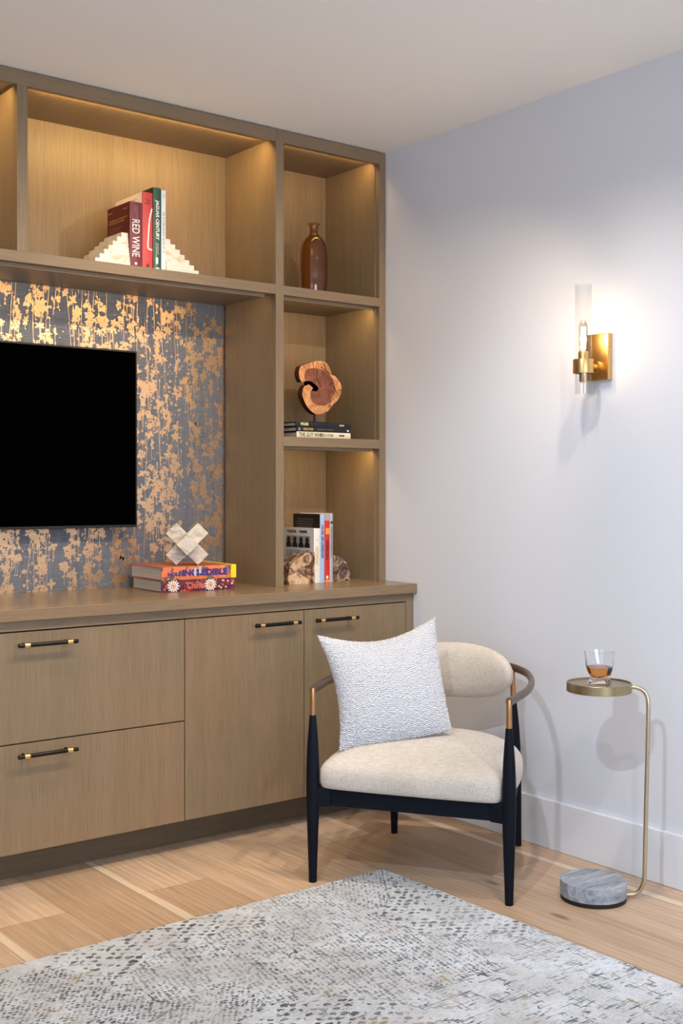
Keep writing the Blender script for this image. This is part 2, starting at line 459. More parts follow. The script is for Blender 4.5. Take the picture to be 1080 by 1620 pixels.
def window(n, axis, c, a, b):
    bm = bmesh.new()
    for (p, q, z0, z1) in ((a, a+.05, .6, 2.1), (b-.05, b, .6, 2.1), (a, b, .6, .65), (a, b, 2.05, 2.1), ((a+b)/2-.02, (a+b)/2+.02, .65, 2.05)):
        if axis == 'x': box(bm, c-.09, c-.04, p, q, z0, z1)
        else: box(bm, p, q, c-.09, c-.04, z0, z1)
    w = struct(fin('window_%d' % n, bm, TRIMM))
    g = (c-.07, c-.064, a+.05, b-.05, .65, 2.05) if axis == 'x' else (a+.05, b-.05, c-.07, c-.064, .65, 2.05)
    boxo('pane', g, PANE, w)
window(1, 'x', RX0, -4.2, -1.8); window(2, 'y', RY0, -3.5, -1.1)

# ---- wallpapered wall behind the shelving: linen ground and copper blossom print
def wallpaper():
    m, nt, N, L, P = newmat('slate_linen_ground')
    a = noise(N, L, coords(N, L, (25, 25, 900)), 1, 2); b = noise(N, L, coords(N, L, (700, 700, 12)), 1, 2)
    s = mth(N, L, 'ADD', mth(N, L, 'MULTIPLY', a, .6), mth(N, L, 'MULTIPLY', b, .4))
    L.new(ramp(N, L, s, [(.35, lin(78, 84, 96)), (.65, lin(128, 131, 140))]), P.inputs['Base Color'])
    P.inputs['Roughness'].default_value = .6; P.inputs['Metallic'].default_value = .15
    bump(N, L, P, s, .3, .0008)
    m2, nt, N, L, P = newmat('copper_ink')
    n = noise(N, L, coords(N, L, (60, 60, 500)), 1, 2)
    L.new(ramp(N, L, n, [(.3, (.74, .47, .27, 1)), (.7, (.86, .58, .35, 1))]), P.inputs['Base Color'])
    P.inputs['Metallic'].default_value = .95; P.inputs['Roughness'].default_value = .38
    bm = bmesh.new(); box(bm, RX0, 0, YB, YB+.1, -.05, CEIL+.1, 0)
    R = random.Random(3)
    X0, X1, Z0, Z1 = -2.46, -.48, .80, 1.87
    cnt = [0]
    def poly(pts, mat=1):
        cnt[0] += 1; y = YB-.0004-(cnt[0] % 40)*.00001-(.0004 if mat == 0 else 0)
        q = [(min(max(x, X0), X1), min(max(z, Z0), Z1)) for x, z in pts]
        cx = sum(p[0] for p in q)/len(q); cz = sum(p[1] for p in q)/len(q)
        c = bm.verts.new((cx, y, cz)); vs = [bm.verts.new((x, y, z)) for x, z in q]
        for i in range(len(vs)):
            f = bm.faces.new((c, vs[i], vs[(i+1) % len(vs)])); f.material_index = mat
    def blob(cx, cz, r, petals=None):
        petals = petals or R.choice((3, 4, 5, 5, 6)); ph = R.uniform(0, 6.28); n = 26
        sq = R.uniform(.75, 1.2); amp = R.uniform(.12, .30); ph2 = R.uniform(0, 6.28); a2 = R.uniform(.05, .22)
        k3 = R.choice((7, 9, 11))
        pts = []
        for i in range(n):
            t = 2*PI*i/n
            rr = r*(1-amp+amp*math.cos(petals*t+ph)+a2*math.cos(2*t+ph2)+.10*math.cos(k3*t+ph2)+R.uniform(-.05, .05))
            pts.append((cx+rr*math.cos(t)*sq, cz+rr*math.sin(t)/sq))
        poly(pts)
        if r > .012 and R.random() < .55:
            for _ in range(R.choice((1, 1, 2, 3))):
                hx, hz, hr = cx+R.uniform(-.5, .5)*r, cz+R.uniform(-.5, .5)*r, r*R.uniform(.08, .2)
                poly([(hx+hr*math.cos(t*PI/4)*R.uniform(.6, 1.3), hz+hr*math.sin(t*PI/4)*R.uniform(.6, 1.3)) for t in range(8)], 0)
    def line(p0, p1, w0, w1):
        dx, dz = p1[0]-p0[0], p1[1]-p0[1]; l = math.hypot(dx, dz) or 1; nx, nz = -dz/l, dx/l
        poly([(p0[0]+nx*w0, p0[1]+nz*w0), (p1[0]+nx*w1, p1[1]+nz*w1), (p1[0]-nx*w1, p1[1]-nz*w1), (p0[0]-nx*w0, p0[1]-nz*w0)])
    x = X0
    while x < X1:
        x += R.uniform(.019, .029); sx = x; z = Z1+.05; drift = R.uniform(-.15, .15)
        while z > Z0-.05:
            seg = R.uniform(.07, .20); z2 = z-seg; px, pz = sx, z
            steps = max(2, int(seg/.03)); dx = R.uniform(-.012, .012)+drift*seg*.5
            if R.random() < .82:
                for k in range(steps):
                    qx = sx+dx*(k+1)/steps+R.uniform(-.0012, .0012); qz = z-(k+1)*seg/steps
                    line((px, pz), (qx, qz), R.uniform(.0006, .0014), R.uniform(.0006, .0014)); px, pz = qx, qz
            sx += dx; sx = min(max(sx, x-.04), x+.04)
            for _ in range(R.choice((3, 4, 6, 7))):
                ox, oz = R.uniform(-.026, .026), R.gauss(0, .045); r = R.choice((.004, .006, .008, .010, .013, .016, .019))*R.uniform(.8, 1.15)
                blob(sx+ox, z2+oz, r)
                if R.random() < .5:
                    l = R.uniform(.02, .06); line((sx+ox, z2+oz), (sx+ox+R.uniform(-.004, .004), z2+oz-l), .0012, .0006)
                    blob(sx+ox, z2+oz-l, R.uniform(.0025, .006), 3)
            for _ in range(R.choice((2, 4, 7))):
                blob(sx+R.uniform(-.03, .03), z2+R.uniform(-.09, .09), R.uniform(.0018, .0045), 3)
            z = z2
    bm.normal_update()
    me = bpy.data.meshes.new('wall_back'); bm.to_mesh(me); bm.free()
    # print polygons face the room
    o = struct(new_obj('wall_back', me, [m, m2]))
wallpaper()

# ------------------------------------------------------------------ built-in joinery
ZT, ZTR = 2.436, 2.392                     # top rail
ZM1, ZM0 = 1.8868, 1.8526                  # long middle shelf
ZC = .8165; ZCB = .7822                    # worktop
TH = .034
def strip_led(parent, x0, x1, z, power, y=.026):
    """slim profile behind the front edge; its diffuser faces back and down into the opening"""
    k = .011
    bm = bmesh.new(); a = [bm.verts.new((x0, p, q)) for p, q in ((y, z), (y, z-k), (y+k, z))]
    b = [bm.verts.new((x1, v.co.y, v.co.z)) for v in a]
    bm.faces.new(a); bm.faces.new(b[::-1])
    bm.faces.new((a[0], b[0], b[1], a[1])); bm.faces.new((a[0], a[2], b[2], b[0]))
    f = bm.faces.new((a[1], b[1], b[2], a[2])); f.material_index = 1
    h = fin('light_strip', bm, [OH, plain('led_strip', (1, .70, .36), .5, emit=3)], parent)
    l = light('strip_light', 'AREA', ((x0+x1)/2, y+k/2+.001, z-k/2-.001), power, LEDC, shape='RECTANGLE', size=(x1-x0)*.98, size_y=.008)
    l.rotation_euler = (math.radians(45), 0, 0)
    l.parent = parent; return h
def column(sx, label):
    """narrow shelving column; sx=+1 right hand, -1 mirror about the centre of the unit"""
    t = thing('shelving_column', label, 'bookcase', (0, 0, ZC), 0, None)
    CX = -1.4445
    X = lambda a: a if sx > 0 else 2*CX-a
    def bb(a, b, *r): p, q = sorted((X(a), X(b))); return (p, q)+r
    zz = ZC
    def mk(nm, b, m, bv=.0008): 
        b = list(b); b[4] -= zz; b[5] -= zz
        return boxo(nm, b, m, t, bevel=bv)
    mk('stile', bb(-.0309, -.0005, 0, .022, ZC, ZT), OV)
    mk('stile', bb(-.507, -.4727, 0, .022, ZC, ZT), OV)
    mk('side_panel', bb(-.0355, -.0005, .022, .33, ZC, ZT), OV, 0)
    mk('side_panel', bb(-.507, -.4775, .022, .33, ZC, ZT), OV, 0)
    mk('top_rail', bb(-.4727, -.0309, 0, .022, ZTR, ZT), OH)
    mk('top_panel', bb(-.4775, -.0355, .022, .33, 2.405, ZT), OY, 0)
    mk('back_panel', bb(-.4775, -.0355, .33, YB-.001, ZC, ZT), OV, 0)
    mk('shelf', bb(-.4727, -.0309, 0, .33, ZM0, ZM1-.001), OH)
    mk('shelf', bb(-.4727, -.0309, 0, .33, 1.3161, 1.3497), OH)
    for z, pw in ((2.405, .8), (ZM0, .65), (1.3161, .75)):
        a, b = sorted((X(-.46), X(-.05)))
        o = strip_led(t, a, b, z-zz, pw)
    return t
column(1, 'narrow oak shelving column with three lit niches, standing on the worktop against the plain wall')
column(-1, 'matching narrow oak shelving column at the far left end of the wall unit')
def bridge():
    t = thing('overhead_shelf_unit', 'wide oak overhead shelf unit with two lit openings above the television niche', 'bookcase', (0, 0, ZM0))
    z0 = ZM0; xl, xr = 2*-1.4445+.507+.0005, -.5075
    def mk(nm, b, m, bv=.0008):
        b = list(b); b[4] -= z0; b[5] -= z0
        return boxo(nm, b, m, t, bevel=bv)
    mk('shelf', (xl, xr, 0, .344, ZM0, ZM1), OH)
    mk('top_rail', (xl, xr, 0, .022, ZTR, ZT), OH)
    mk('top_panel', (xl, xr, .022, .33, 2.405, ZT), OY, 0)
    mk('divider', (-1.4614, -1.4278, 0, .33, ZM1, ZTR), OV)
    mk('back_panel', (xl, xr, .33, YB-.001, ZM1, ZT), OV, 0)
    for a, b in ((xl, -1.4614), (-1.4278, xr)):
        strip_led(t, a+.03, b-.03, 2.405-z0, 3.6)
    strip_led(t, xl+.04, xr-.03, 0, 1.3)
bridge()

def handle(parent, cx, cz, yf):
    """black bar pull on two brass collars, in the parent's space"""
    bm = bmesh.new(); L_ = .0925
    y = yf-.032
    prof = [(-L_, .0052), (-L_+.0012, .0062), (L_-.0012, .0062), (L_, .0052)]
    tube(bm, [(cx+a, y, cz) for a, r in prof], [r for a, r in prof], 20, 0)
    for s in (-1, 1):
        px = cx+s*.0665
        tube(bm, [(px-.0085, y, cz), (px-.0078, y, cz), (px+.0078, y, cz), (px+.0085, y, cz)], [.0066, .0074, .0074, .0066], 20, 1)
        tube(bm, [(px, y, cz), (px, yf-.0005, cz)], .0042, 12, 0)
    return fin('handle', bm, [BLACKM, BRASSP], parent, smooth=True, auto=35)
YD = -.1594                                 # front face of the doors
def base_cabinet(kind, x0, x1, label, group=None):
    cx = (x0+x1)/2
    t = thing('drawer_cabinet' if kind == 'drawers' else 'door_cabinet', label, 'cabinet', (cx, 0, 0))
    bm = bmesh.new()
    a, b = x0-cx, x1-cx
    box(bm, a, b, YD+.02, .33, .108, ZCB-.001)
    fin('body', bm, BLACKGAP if False else plain('carcass_gap_shade', (.012, .009, .007), .8), t)  # carcass coloured near black: shade in the gaps between fronts is painted in
    boxo('top_rail', (a, b, YD, YD+.0195, .7515, ZCB-.001), OH, t, bevel=.0006)
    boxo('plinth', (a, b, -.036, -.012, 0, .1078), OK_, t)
    g = .0016
    if kind == 'drawers':
        for z0, z1, hz in ((.1076, .4230, .393), (.4268, .7470, .7125)):
            d = boxo('drawer', (a+g, b-g, YD, YD+.0195, z0, z1), OV, t, bevel=.0008)
            handle(d, 0, hz, YD)
    else:
        r = b
        if x1 > -.01:
            boxo('end_stile', (b-.037, b-.0005, YD, YD+.0195, .1078, .7515), OV, t, bevel=.0006); r = b-.0377
        elif x0 < -2.88:
            boxo('end_stile', (a+.0005, a+.037, YD, YD+.0195, .1078, .7515), OV, t, bevel=.0006)
        xs = (a if x0 > -2.88 else a+.0377, r)
        mid = (-.4998-cx) if x1 > -.01 else (2*-1.4445+.4998-cx)
        for p, q, hx in ((xs[0], mid, -.628), (mid, xs[1], -.378)):
            hx = hx if x1 > -.01 else 2*-1.4445-(-1.006-hx)
            d = boxo('door', (p+g, q-g, YD, YD+.0195, .1076, .7475), OV, t, bevel=.0008)
            handle(d, hx-cx, .7115, YD)
    return t
base_cabinet('doors', -.9705, 0, 'oak cabinet with two flat doors beneath the worktop, behind the armchair')
base_cabinet('drawers', -1.9185, -.9705, 'oak cabinet with two deep drawers and black bar pulls, below the television')
base_cabinet('doors', -2.889, -1.9185, 'oak two-door cabinet at the left end, beyond the drawers')
tag(boxo('worktop', (-2.889, -.0008, -.1804, .3445, ZCB, ZC), OTOP, bevel=.0015), 'long smooth oak worktop running over the base cabinets', 'worktop')

# ------------------------------------------------------------------ television
def tv():
    t = thing('television', 'wall-mounted flat black television hanging on the patterned wallpaper', 'television', (-1.4518, .3425, 1.03))
    w, h = .5478, .617
    y = .28-.3425
    bm = bmesh.new(); box(bm, -w, w, y, y+.012, 0, h); box(bm, -w+.05, w-.05, y+.012, y+.04, .05, h-.06)
    fin('casing', bm, plain('tv_casing', (.03, .027, .022), .35, .5), t, bevel=.0015)
    boxo('screen', (-w+.006, w-.006, y-.0006, y+.0005, .009, h-.006), plain('tv_screen', (.0004, .0004, .0004), .6, **{'Specular IOR Level': .0}), t)
    boxo('wall_bracket', (-.2, .2, y+.04, -.0005, .15, .45), BLACKM, t)
tv()

# ------------------------------------------------------------------ books
PAGES = None
def pages_mat():
    m, nt, N, L, P = newmat('book_pages')
    n = noise(N, L, coords(N, L, (3, 3, 900)), 1, 2)
    L.new(ramp(N, L, n, [(.35, lin(176, 170, 162)), (.65, lin(226, 222, 214))]), P.inputs['Base Color']); P.inputs['Roughness'].default_value = .8
    return m
PG = pages_mat()
def pages_v():
    m, nt, N, L, P = newmat('book_pages_upright')
    n = noise(N, L, coords(N, L, (900, 3, 3)), 1, 2)
    L.new(ramp(N, L, n, [(.35, lin(176, 170, 162)), (.65, lin(226, 222, 214))]), P.inputs['Base Color']); P.inputs['Roughness'].default_value = .8
    return m
PGV = pages_v()
def cm(name, rgb, rough=.45): return plain(name, lin(*rgb), rough)
def upright_book(name, x0, x1, y0, z0, h, d, spine, cover, label, cat='book', rot=0, group=None):
    """spine faces -y. origin at the bottom of the spine middle; parts: cover, pages"""
    w = x1-x0
    t = thing(name, label, cat, ((x0+x1)/2, y0, z0), rot, group)
    a = w/2; c = .0026
    bm = bmesh.new()
    box(bm, -a, -a+c, .0005, d, 0, h, 1); box(bm, a-c, a, .0005, d, 0, h, 1)
    # gently rounded spine
    n = 6; pts = [(-a+w*i/n, -.0016*math.sin(PI*i/n)) for i in range(n+1)]
    lo = [bm.verts.new((p, q, 0)) for p, q in pts]; hi = [bm.verts.new((p, q, h)) for p, q in pts]
    lo2 = [bm.verts.new((p, .0025, 0)) for p, q in pts]; hi2 = [bm.verts.new((p, .0025, h)) for p, q in pts]
    for i in range(n):
        for quad in ((lo[i], lo[i+1], hi[i+1], hi[i]), (lo2[i+1], lo2[i], hi2[i], hi2[i+1]), (hi[i], hi[i+1], hi2[i+1], hi2[i]), (lo[i+1], lo[i], lo2[i], lo2[i+1])):
            bm.faces.new(quad).material_index = 0
    for i in (0, n): bm.faces.new((lo[i], hi[i], hi2[i], lo2[i]) if i == 0 else (lo[i], lo2[i], hi2[i], hi[i])).material_index = 0
    fin('cover', bm, [spine, cover], t)
    boxo('pages', (-a+c, a-c, .003, d-.004, .003, h-.004), PGV, t)
    return t
def flat_book(name, L_, d, h, loc, rotz, spine, cover, label, group=None, c=.0028):
    """lies flat, spine facing -y, origin under the middle of the spine"""
    t = thing(name, label, 'book', loc, rotz, group)
    a = L_/2
    bm = bmesh.new()
    box(bm, -a, a, .0008, d, 0, c, 1); box(bm, -a, a, .0008, d, h-c, h, 1)
    n = 6; pts = [(-.0018*math.sin(PI*i/n), h*i/n) for i in range(n+1)]
    l = [bm.verts.new((-a, y, z)) for y, z in pts]; r = [bm.verts.new((a, y, z)) for y, z in pts]
    l2 = [bm.verts.new((-a, .003, z)) for y, z in pts]; r2 = [bm.verts.new((a, .003, z)) for y, z in pts]
    for i in range(n):
        for q in ((l[i], r[i], r[i+1], l[i+1]), (l2[i], l[i], l[i+1], l2[i+1]), (r[i], r2[i], r2[i+1], r[i+1]), (r2[i], l2[i], l2[i+1], r2[i+1])):
            bm.faces.new(q)
    fin('cover', bm, [spine, cover], t)
    boxo('pages', (-a+.004, a-.004, .003, d-.004, c, h-c), PG, t)
    return t
WHITE_INK = plain('white_ink', lin(238, 234, 226), .6); GOLD_INK = plain('gold_ink', lin(206, 176, 96), .5)
BLACK_INK = plain('black_ink', lin(40, 38, 40), .6); GREY_INK = plain('grey_ink', lin(150, 140, 136), .6)
def spine_text(t, body, size, mat, z, x=0, ys=-.0021, **kw):
    return put_text('spine_title', t, body, size, mat, (x, ys, z), (0, 0, -1), (1, 0, 0), **kw)

# upper shelf group
zs = ZM1
wine = upright_book('book', -1.0657, -1.0218, .03, zs, .2155, .157, cm('wine_red', (118, 34, 50)), cm('wine_dark', (92, 8, 18)),
    'dark red book with white RED WINE lettering, leftmost on the upper shelf', group='upright books on the upper shelf')
spine_text(wine, 'RED WINE', .040, WHITE_INK, .158, fit=(.122, .0275), bold=.0004)
spine_text(wine, 'THE ESSENTIAL\nGUIDE', .0075, GREY_INK, .205, bold=0)
bm = bmesh.new(); tube(bm, [(0, -.0024, .014), (0, -.0016, .014)], .0045, 16); fin('spine_emblem', bm, WHITE_INK, wine)
# back cover copy on the left face (x=-a plane): text runs from the back edge to the spine
def side_text(t, body, size, mat, y, z, xface, **kw):
    return put_text('cover_text', t, body, size, mat, (xface, y, z), (0, -1, 0), (0, 0, 1), **kw)
side_text(wine, 'THE ESSENTIAL COMPANION TO\nTHE WORLD OF RED WINE', .0088, GOLD_INK, .146, .165, -.0223)
for k in range(7):
    side_text(wine, 'richly illustrated guide to the grapes and regions'[:46-k % 3*4], .0052, GREY_INK, .146, .142-k*.0085, -.0223)
side_text(wine, 'RED WINE', .0055, WHITE_INK, .150, .197, -.0223); side_text(wine, 'COOKING', .0055, WHITE_INK, .045, .197, -.0223)
red = upright_book('book', -1.0195, -.982, .03, zs, .2535, .19, cm('coral_red', (214, 62, 62)), cm('pale_pink', (240, 222, 212)),
    'coral red book with a white line drawing on its spine', group='upright books on the upper shelf')
bm = bmesh.new()
st = spline([(.0165, 0, .203), (.0075, 0, .165), (.0035, 0, .12), (.0015, 0, .085), (.0015, 0, .073), (.006, 0, .067), (.0172, 0, .0655)], 6)
tube(bm, [(p.x, -.0016, p.z) for p in st], [.0008]+[.0028]*(len(st)-2)+[.002], 10, up=(0, 1, 0), ell=(1, .35)); fin('spine_drawing', bm, WHITE_INK, red)
put_text('spine_title', red, 'The\nART', .011, cm('dark_red_ink', (140, 30, 36)), (0, -.0021, .222), (1, 0, 0), (0, 0, 1), align='CENTER', bold=.0003)
bm = bmesh.new(); prism_xz(bm, [(-.006, .008), (.006, .008), (0, .021)], -.0022, -.0014); fin('spine_emblem', bm, BLACK_INK, red)
side_text(red, 'the art of the table', .007, BLACK_INK, .09, .236, -.0191)
grn = upright_book('book', -.9797, -.9513, .03, zs, .2745, .235, cm('racing_green', (24, 84, 62)), cm('near_black_green', (10, 26, 20)),
    'tall dark green book with JAGUAR CENTURY lettered in white, on the upper shelf', group='upright books on the upper shelf')
spine_text(grn, 'JAGUAR CENTURY', .0275, WHITE_INK, .2335, fit=(.133, .0165), bold=.0009, shear=.1)
spine_text(grn, '100 YEARS OF\nAUTOMOTIVE EXCELLENCE', .0062, WHITE_INK, .092)
bm = bmesh.new(); box(bm, -.005, .004, -.0023, -.0012, .022, .043); box(bm, -.006, .008, -.0023, -.0012, .001, .010); fin('spine_emblem', bm, WHITE_INK, grn)
wht = upright_book('book', -.949, -.9322, .03, zs, .269, .22, cm('book_white', (236, 234, 236)), cm('book_white', (236, 234, 236)),
    'slim white book with blue-grey spine lettering, rightmost of the four on the upper shelf', group='upright books on the upper shelf')
spine_text(wht, 'THE AUTOBIOGRAPHY BOOK OF L.A.', .012, cm('slate_ink', (96, 100, 130)), .199, fit=(.14, .0088))
spine_text(wht, 'TC', .010, cm('slate_ink', (96, 100, 130)), .257)

def stepped_bookend(xflat, sgn, y, z0, label):
    t = thing('stepped_bookend', label, 'bookend', (xflat, y, z0), 0, 'stepped stone bookends')
    bm = bmesh.new(); n = 7; h = .1125
    for k in range(n):
        w = .124-.0168*k; hy = .078-.0026*k
        a, b = sorted((0, -sgn*w))
        box(bm, a, b, -hy, hy, h*k/n+(.0 if k == 0 else .00005), h*(k+1)/n)
    fin('stepped_block', bm, ALAB, t, bevel=.0006)
    boxo('felt_face', ((-.0008, .0, -.07, .07, .001, .012) if sgn > 0 else (0, .0008, -.07, .07, .001, .012)), plain('white_felt', lin(225, 222, 218), .9), t)
stepped_bookend(-1.0662, 1, .103, zs, 'cream alabaster bookend stepped like a half pyramid, left of the red wine book')
stepped_bookend(-.9316, -1, .103, zs, 'cream alabaster stepped bookend at the right end of the upper shelf books')

# ---- amber vase
def vase():
    t = thing('glass_vase', 'brown amber glass bottle vase with flared lip in the top niche', 'vase', (-.255, .115, ZM1))
    o = [(0, 0), (.040, 0), (.0462, .004), (.0495, .03), (.0518, .07), (.0528, .11), (.0522, .145), (.0500, .172), (.0445, .195), (.0330, .213), (.0215, .223), (.0165, .231), (.0158, .242), (.0165, .254), (.0190, .262), (.0232, .2665)]
    i = [(r-.0022 if r > .01 else 0, z+(.004 if z < .01 else 0)) for r, z in o[1:]]
    i[0] = (.038, .005); i[-1] = (.0215, .2675)
    sm = lambda P_: [(p.x, p.z) for p in spline([(r, 0, z) for r, z in P_], 3)]
    bm = bmesh.new(); lathe(bm, sm(o)+[(.0228, .2678)]+sm(i[::-1])+[(0, .005)], 64)
    fin('bottle', bm, glass('amber_glass', (.70, .46, .25, 1), .0, 1.5), t, smooth=True)
vase()

# ---- wood slice sculpture and the lying books in the middle niche
ZL = 1.3497
def pxs(P_, y):  # outline read as (x, z) offsets
    return P_
slice_px = [(250,590),(215,520),(203,440),(215,350),(245,300),(320,262),(400,225),(500,192),(600,190),(660,220),(700,290),(728,365),(740,425),(790,435),(845,500),(893,580),(906,680),(888,780),(835,880),(765,960),(715,1035),(655,1100),(560,1143),(480,1150),(400,1100),(330,1010),(280,900),(256,800),(275,700),(305,645),(365,622),(430,675),(480,740),(522,680),(450,605),(385,562),(305,572)]
heart_px = [(292,505),(300,420),(335,352),(430,330),(560,332),(640,352),(700,420),(758,500),(782,600),(800,680),(788,760),(740,850),(700,930),(640,980),(540,990),(450,960),(402,900),(387,800),(398,732),(440,722),(480,742),(522,680),(450,605),(385,562),(318,560)]
def slice_xz(P_):
    out = []
    kx = .2/(905-203); kz = .2/(1150-190)
    for X_, Y_ in P_: out.append(((X_-490)*kx*1.0, (1150-Y_)*kz))
    return out
def smooth_loop(P_, per=3):
    n = len(P_); out = []
    for i in range(n):
        p0, p1, p2, p3 = (Vector(P_[(i+k) % n]) for k in (-1, 0, 1, 2))
        for k in range(per):
            t = k/per; out.append(tuple(.5*((2*p1)+(-p0+p2)*t+(2*p0-5*p1+4*p2-p3)*t*t+(-p0+3*p1-3*p2+p3)*t**3)))
    return out
def wood_slice():
    t = thing('wood_slice_sculpture', 'reddish curled wood slice sculpture on a thin black rod, standing on the lying books', 'sculpture', (-.248, .12, ZL+.0575))
    bark = blotch('dark_bark', [(.35, lin(46, 16, 12)), (.6, lin(104, 48, 30))], 60, .5)
    sap = blotch('pale_sapwood', [(.3, lin(150, 88, 50)), (.5, lin(212, 146, 92)), (.7, lin(236, 178, 120))], 38, .45, .8)
    hrt = blotch('red_heartwood', [(.3, lin(80, 42, 30)), (.5, lin(132, 74, 52)), (.7, lin(160, 96, 66))], 26, .45, 1.0)
    bm = bmesh.new(); prism_xz(bm, [(x, z+.036) for x, z in smooth_loop(slice_xz(slice_px))], -.014, .014, 0, 1)
    bmesh.ops.triangulate(bm, faces=[f for f in bm.faces if len(f.verts) > 4])
    sl = fin('wood_slice', bm, [sap, bark], t)
    bm = bmesh.new(); prism_xz(bm, [(x, z+.036) for x, z in smooth_loop(slice_xz(heart_px))], -.0146, -.0135)
    bmesh.ops.triangulate(bm, faces=[f for f in bm.faces if len(f.verts) > 4])
    fin('heartwood', bm, hrt, sl)
    # radial drying cracks
    CRK = plain('crack_black', (.012, .006, .004), .8)
    zc = .036+.1
    def crack(pts, w):
        q = slice_xz(pts); bm = bmesh.new()
        tube(bm, [(x, -.0148, z+.036) for x, z in q], [w]+[w*.8]*(len(q)-2)+[w*.2], 6, up=(0, 1, 0), ell=(1, .25)); fin('crack', bm, CRK, sl)
    for pts, w in (([(490, 345), (497, 430), (488, 500), (530, 590), (575, 680)], .0022), ([(425, 225), (435, 290), (450, 400), (455, 480)], .0014), ([(275, 285), (310, 360)], .0016),
                   ([(610, 250), (640, 330), (690, 400), (735, 430)], .0020), ([(780, 620), (800, 700), (870, 800)], .0022), ([(700, 960), (730, 1030)], .0016), ([(560, 300), (600, 320), (650, 350)], .002), ([(780, 560), (700, 600), (690, 660)], .0012), ([(905, 690), (860, 670)], .0016), ([(700, 930), (760, 860), (800, 800)], .0016)):
        crack(pts, w)
    bm = bmesh.new(); tube(bm, [(0, 0, .004), (0, 0, .050)], .0038, 14); fin('rod', bm, BLACKM, t, smooth=True, auto=40)
    boxo('base', (-.045, .045, -.035, .035, 0, .006), BLACKM, t, bevel=.001)
wood_slice()
bx = -.2713
DK = cm('midnight_cover', (22, 24, 34), .35); DK2 = cm('black_cover', (24, 20, 22), .35); CR = cm('cream_cover', (238, 228, 196))
g3 = 'books lying under the wood slice'
b1 = flat_book('book', .2476, .21, .0222, (bx, .03, ZL), 0, CR, DK2, 'cream-spined book lettered RINGO STARR, bottom of the lying stack', g3)
b2 = flat_book('book', .2476, .21, .0180, (bx-.001, .03, ZL+.0223), 0, DK2, DK2, 'thin black book with gold lettering, middle of the lying stack', g3)
b3 = flat_book('book', .2520, .215, .0170, (bx-.003, .029, ZL+.0404), 0, DK, DK, 'navy black book with pale yellow lettering, topmost of the lying stack', g3)
def flat_text(t, body, size, mat, x, z, **kw): return put_text('spine_title', t, body, size, mat, (x, -.0022, z), (1, 0, 0), (0, 0, 1), **kw)
flat_text(b1, 'THE GUY WHO', .020, plain('sage_ink', lin(96, 104, 90), .6), -.115, .011, xs=.78, bold=.0006)
flat_text(b1, 'RINGO STARR', .0135, plain('brown_ink', lin(120, 66, 44), .6), -.022, .011, xs=.74, bold=.0002)
flat_text(b1, 'GENESIS', .007, BLACK_INK, .068, .0112, bold=.0005)
flat_text(b2, 'RINGO STARR', .0115, GOLD_INK, -.094, .009, xs=.6, bold=.0004)
flat_text(b2, 'ANOTHER DAY IN THE LIFE', .006, GREY_INK, -.03, .009)
bm = bmesh.new(); tube(bm, [(-.112, -.0024, .009), (-.112, -.0012, .009)], .0055, 16); fin('spine_emblem', bm, GREY_INK, b2)
bm = bmesh.new(); box(bm, .107, .116, -.0024, -.0012, .005, .011); fin('spine_emblem', bm, WHITE_INK, b2)
YEL = plain('pale_yellow_ink', lin(232, 220, 150), .6)
flat_text(b3, 'WYLAND', .0135, YEL, -.105, .0088, xs=.6, bold=.0008)
flat_text(b3, 'CLARKSON', .007, YEL, .072, .0085, xs=.62, bold=.0005)

# ---- upright books on the worktop in the lowest niche
g4 = 'upright books in the lowest niche'
zc = ZC
k1 = upright_book('book', -.2885, -.2600, .07, zc, .2015, .19, cm('book_cream_white', (232, 230, 226)), cm('cover_pale_grey', (206, 208, 214)),
    'white book with yellow spine lettering and photo cover, leftmost upright in the lowest niche', group=g4)
spine_text(k1, 'YESTERDAY', .0175, plain('mustard_ink', lin(206, 168, 60), .6), .136, fit=(.0715, .0135), bold=.0003)
put_text('spine_title', k1, 'JH', .006, BLACK_INK, (0, -.0021, .160), (1, 0, 0), (0, 0, 1), align='CENTER')
put_text('spine_title', k1, 'a b c', .005, BLACK_INK, (0, -.0021, .046), (1, 0, 0), (0, 0, 1), align='CENTER')
xf = -.01435-.0002
def card(nm, t, y0, y1, z0, z1, m, dx=0): return boxo(nm, (xf-.0002-dx, xf+.0006, y0, y1, z0, z1), m, t)
PH = blotch('photo_grey', [(.35, lin(60, 60, 62)), (.6, lin(140, 142, 146))], 40, .5)
card('photo_print', k1, .02, .175, .128, .172, plain('photo_light', lin(148, 148, 152), .5))
card('photo_print', k1, .02, .175, .095, .120, blotch('photo_blue', [(.35, lin(120, 132, 150)), (.6, lin(180, 186, 196))], 50, .5))
card('photo_print', k1, .02, .175, .010, .088, PH)
bm = bmesh.new()
for yc in (.04, .078, .118, .158):      # generic dark head and shoulder silhouettes of the portrait row
    for (r, zc_, sy) in ((.0115, .157, .9), (.0165, .134, 1.0)):
        pts = [(yc+r*sy*math.cos(a*PI/8), max(.1285, min(.1715, zc_+r*math.sin(a*PI/8)))) for a in range(16)]
        bm.faces.new([bm.verts.new((xf-.0006, p, q)) for p, q in pts])
fin('portrait_silhouettes', bm, plain('photo_black', lin(24, 24, 26), .5), k1)
put_text('cover_text', k1, 'TOGETHER', .0125, plain('rust_ink', lin(150, 70, 50), .6), (xf-.0004, .170, .187), (0, -1, 0), (0, 0, 1), bold=.0008, xs=.95)
put_text('cover_text', k1, 'FOREVER', .0125, BLACK_INK, (xf-.0004, .090, .187), (0, -1, 0), (0, 0, 1), bold=.0008, xs=.95)
k2 = upright_book('book', -.2592, -.2390, .07, zc, .2535, .17, cm('light_blue_spine', (168, 192, 226)), cm('black_cover', (24, 20, 22)),
    'tall light blue-spined book with black cover, in the lowest niche', group=g4)
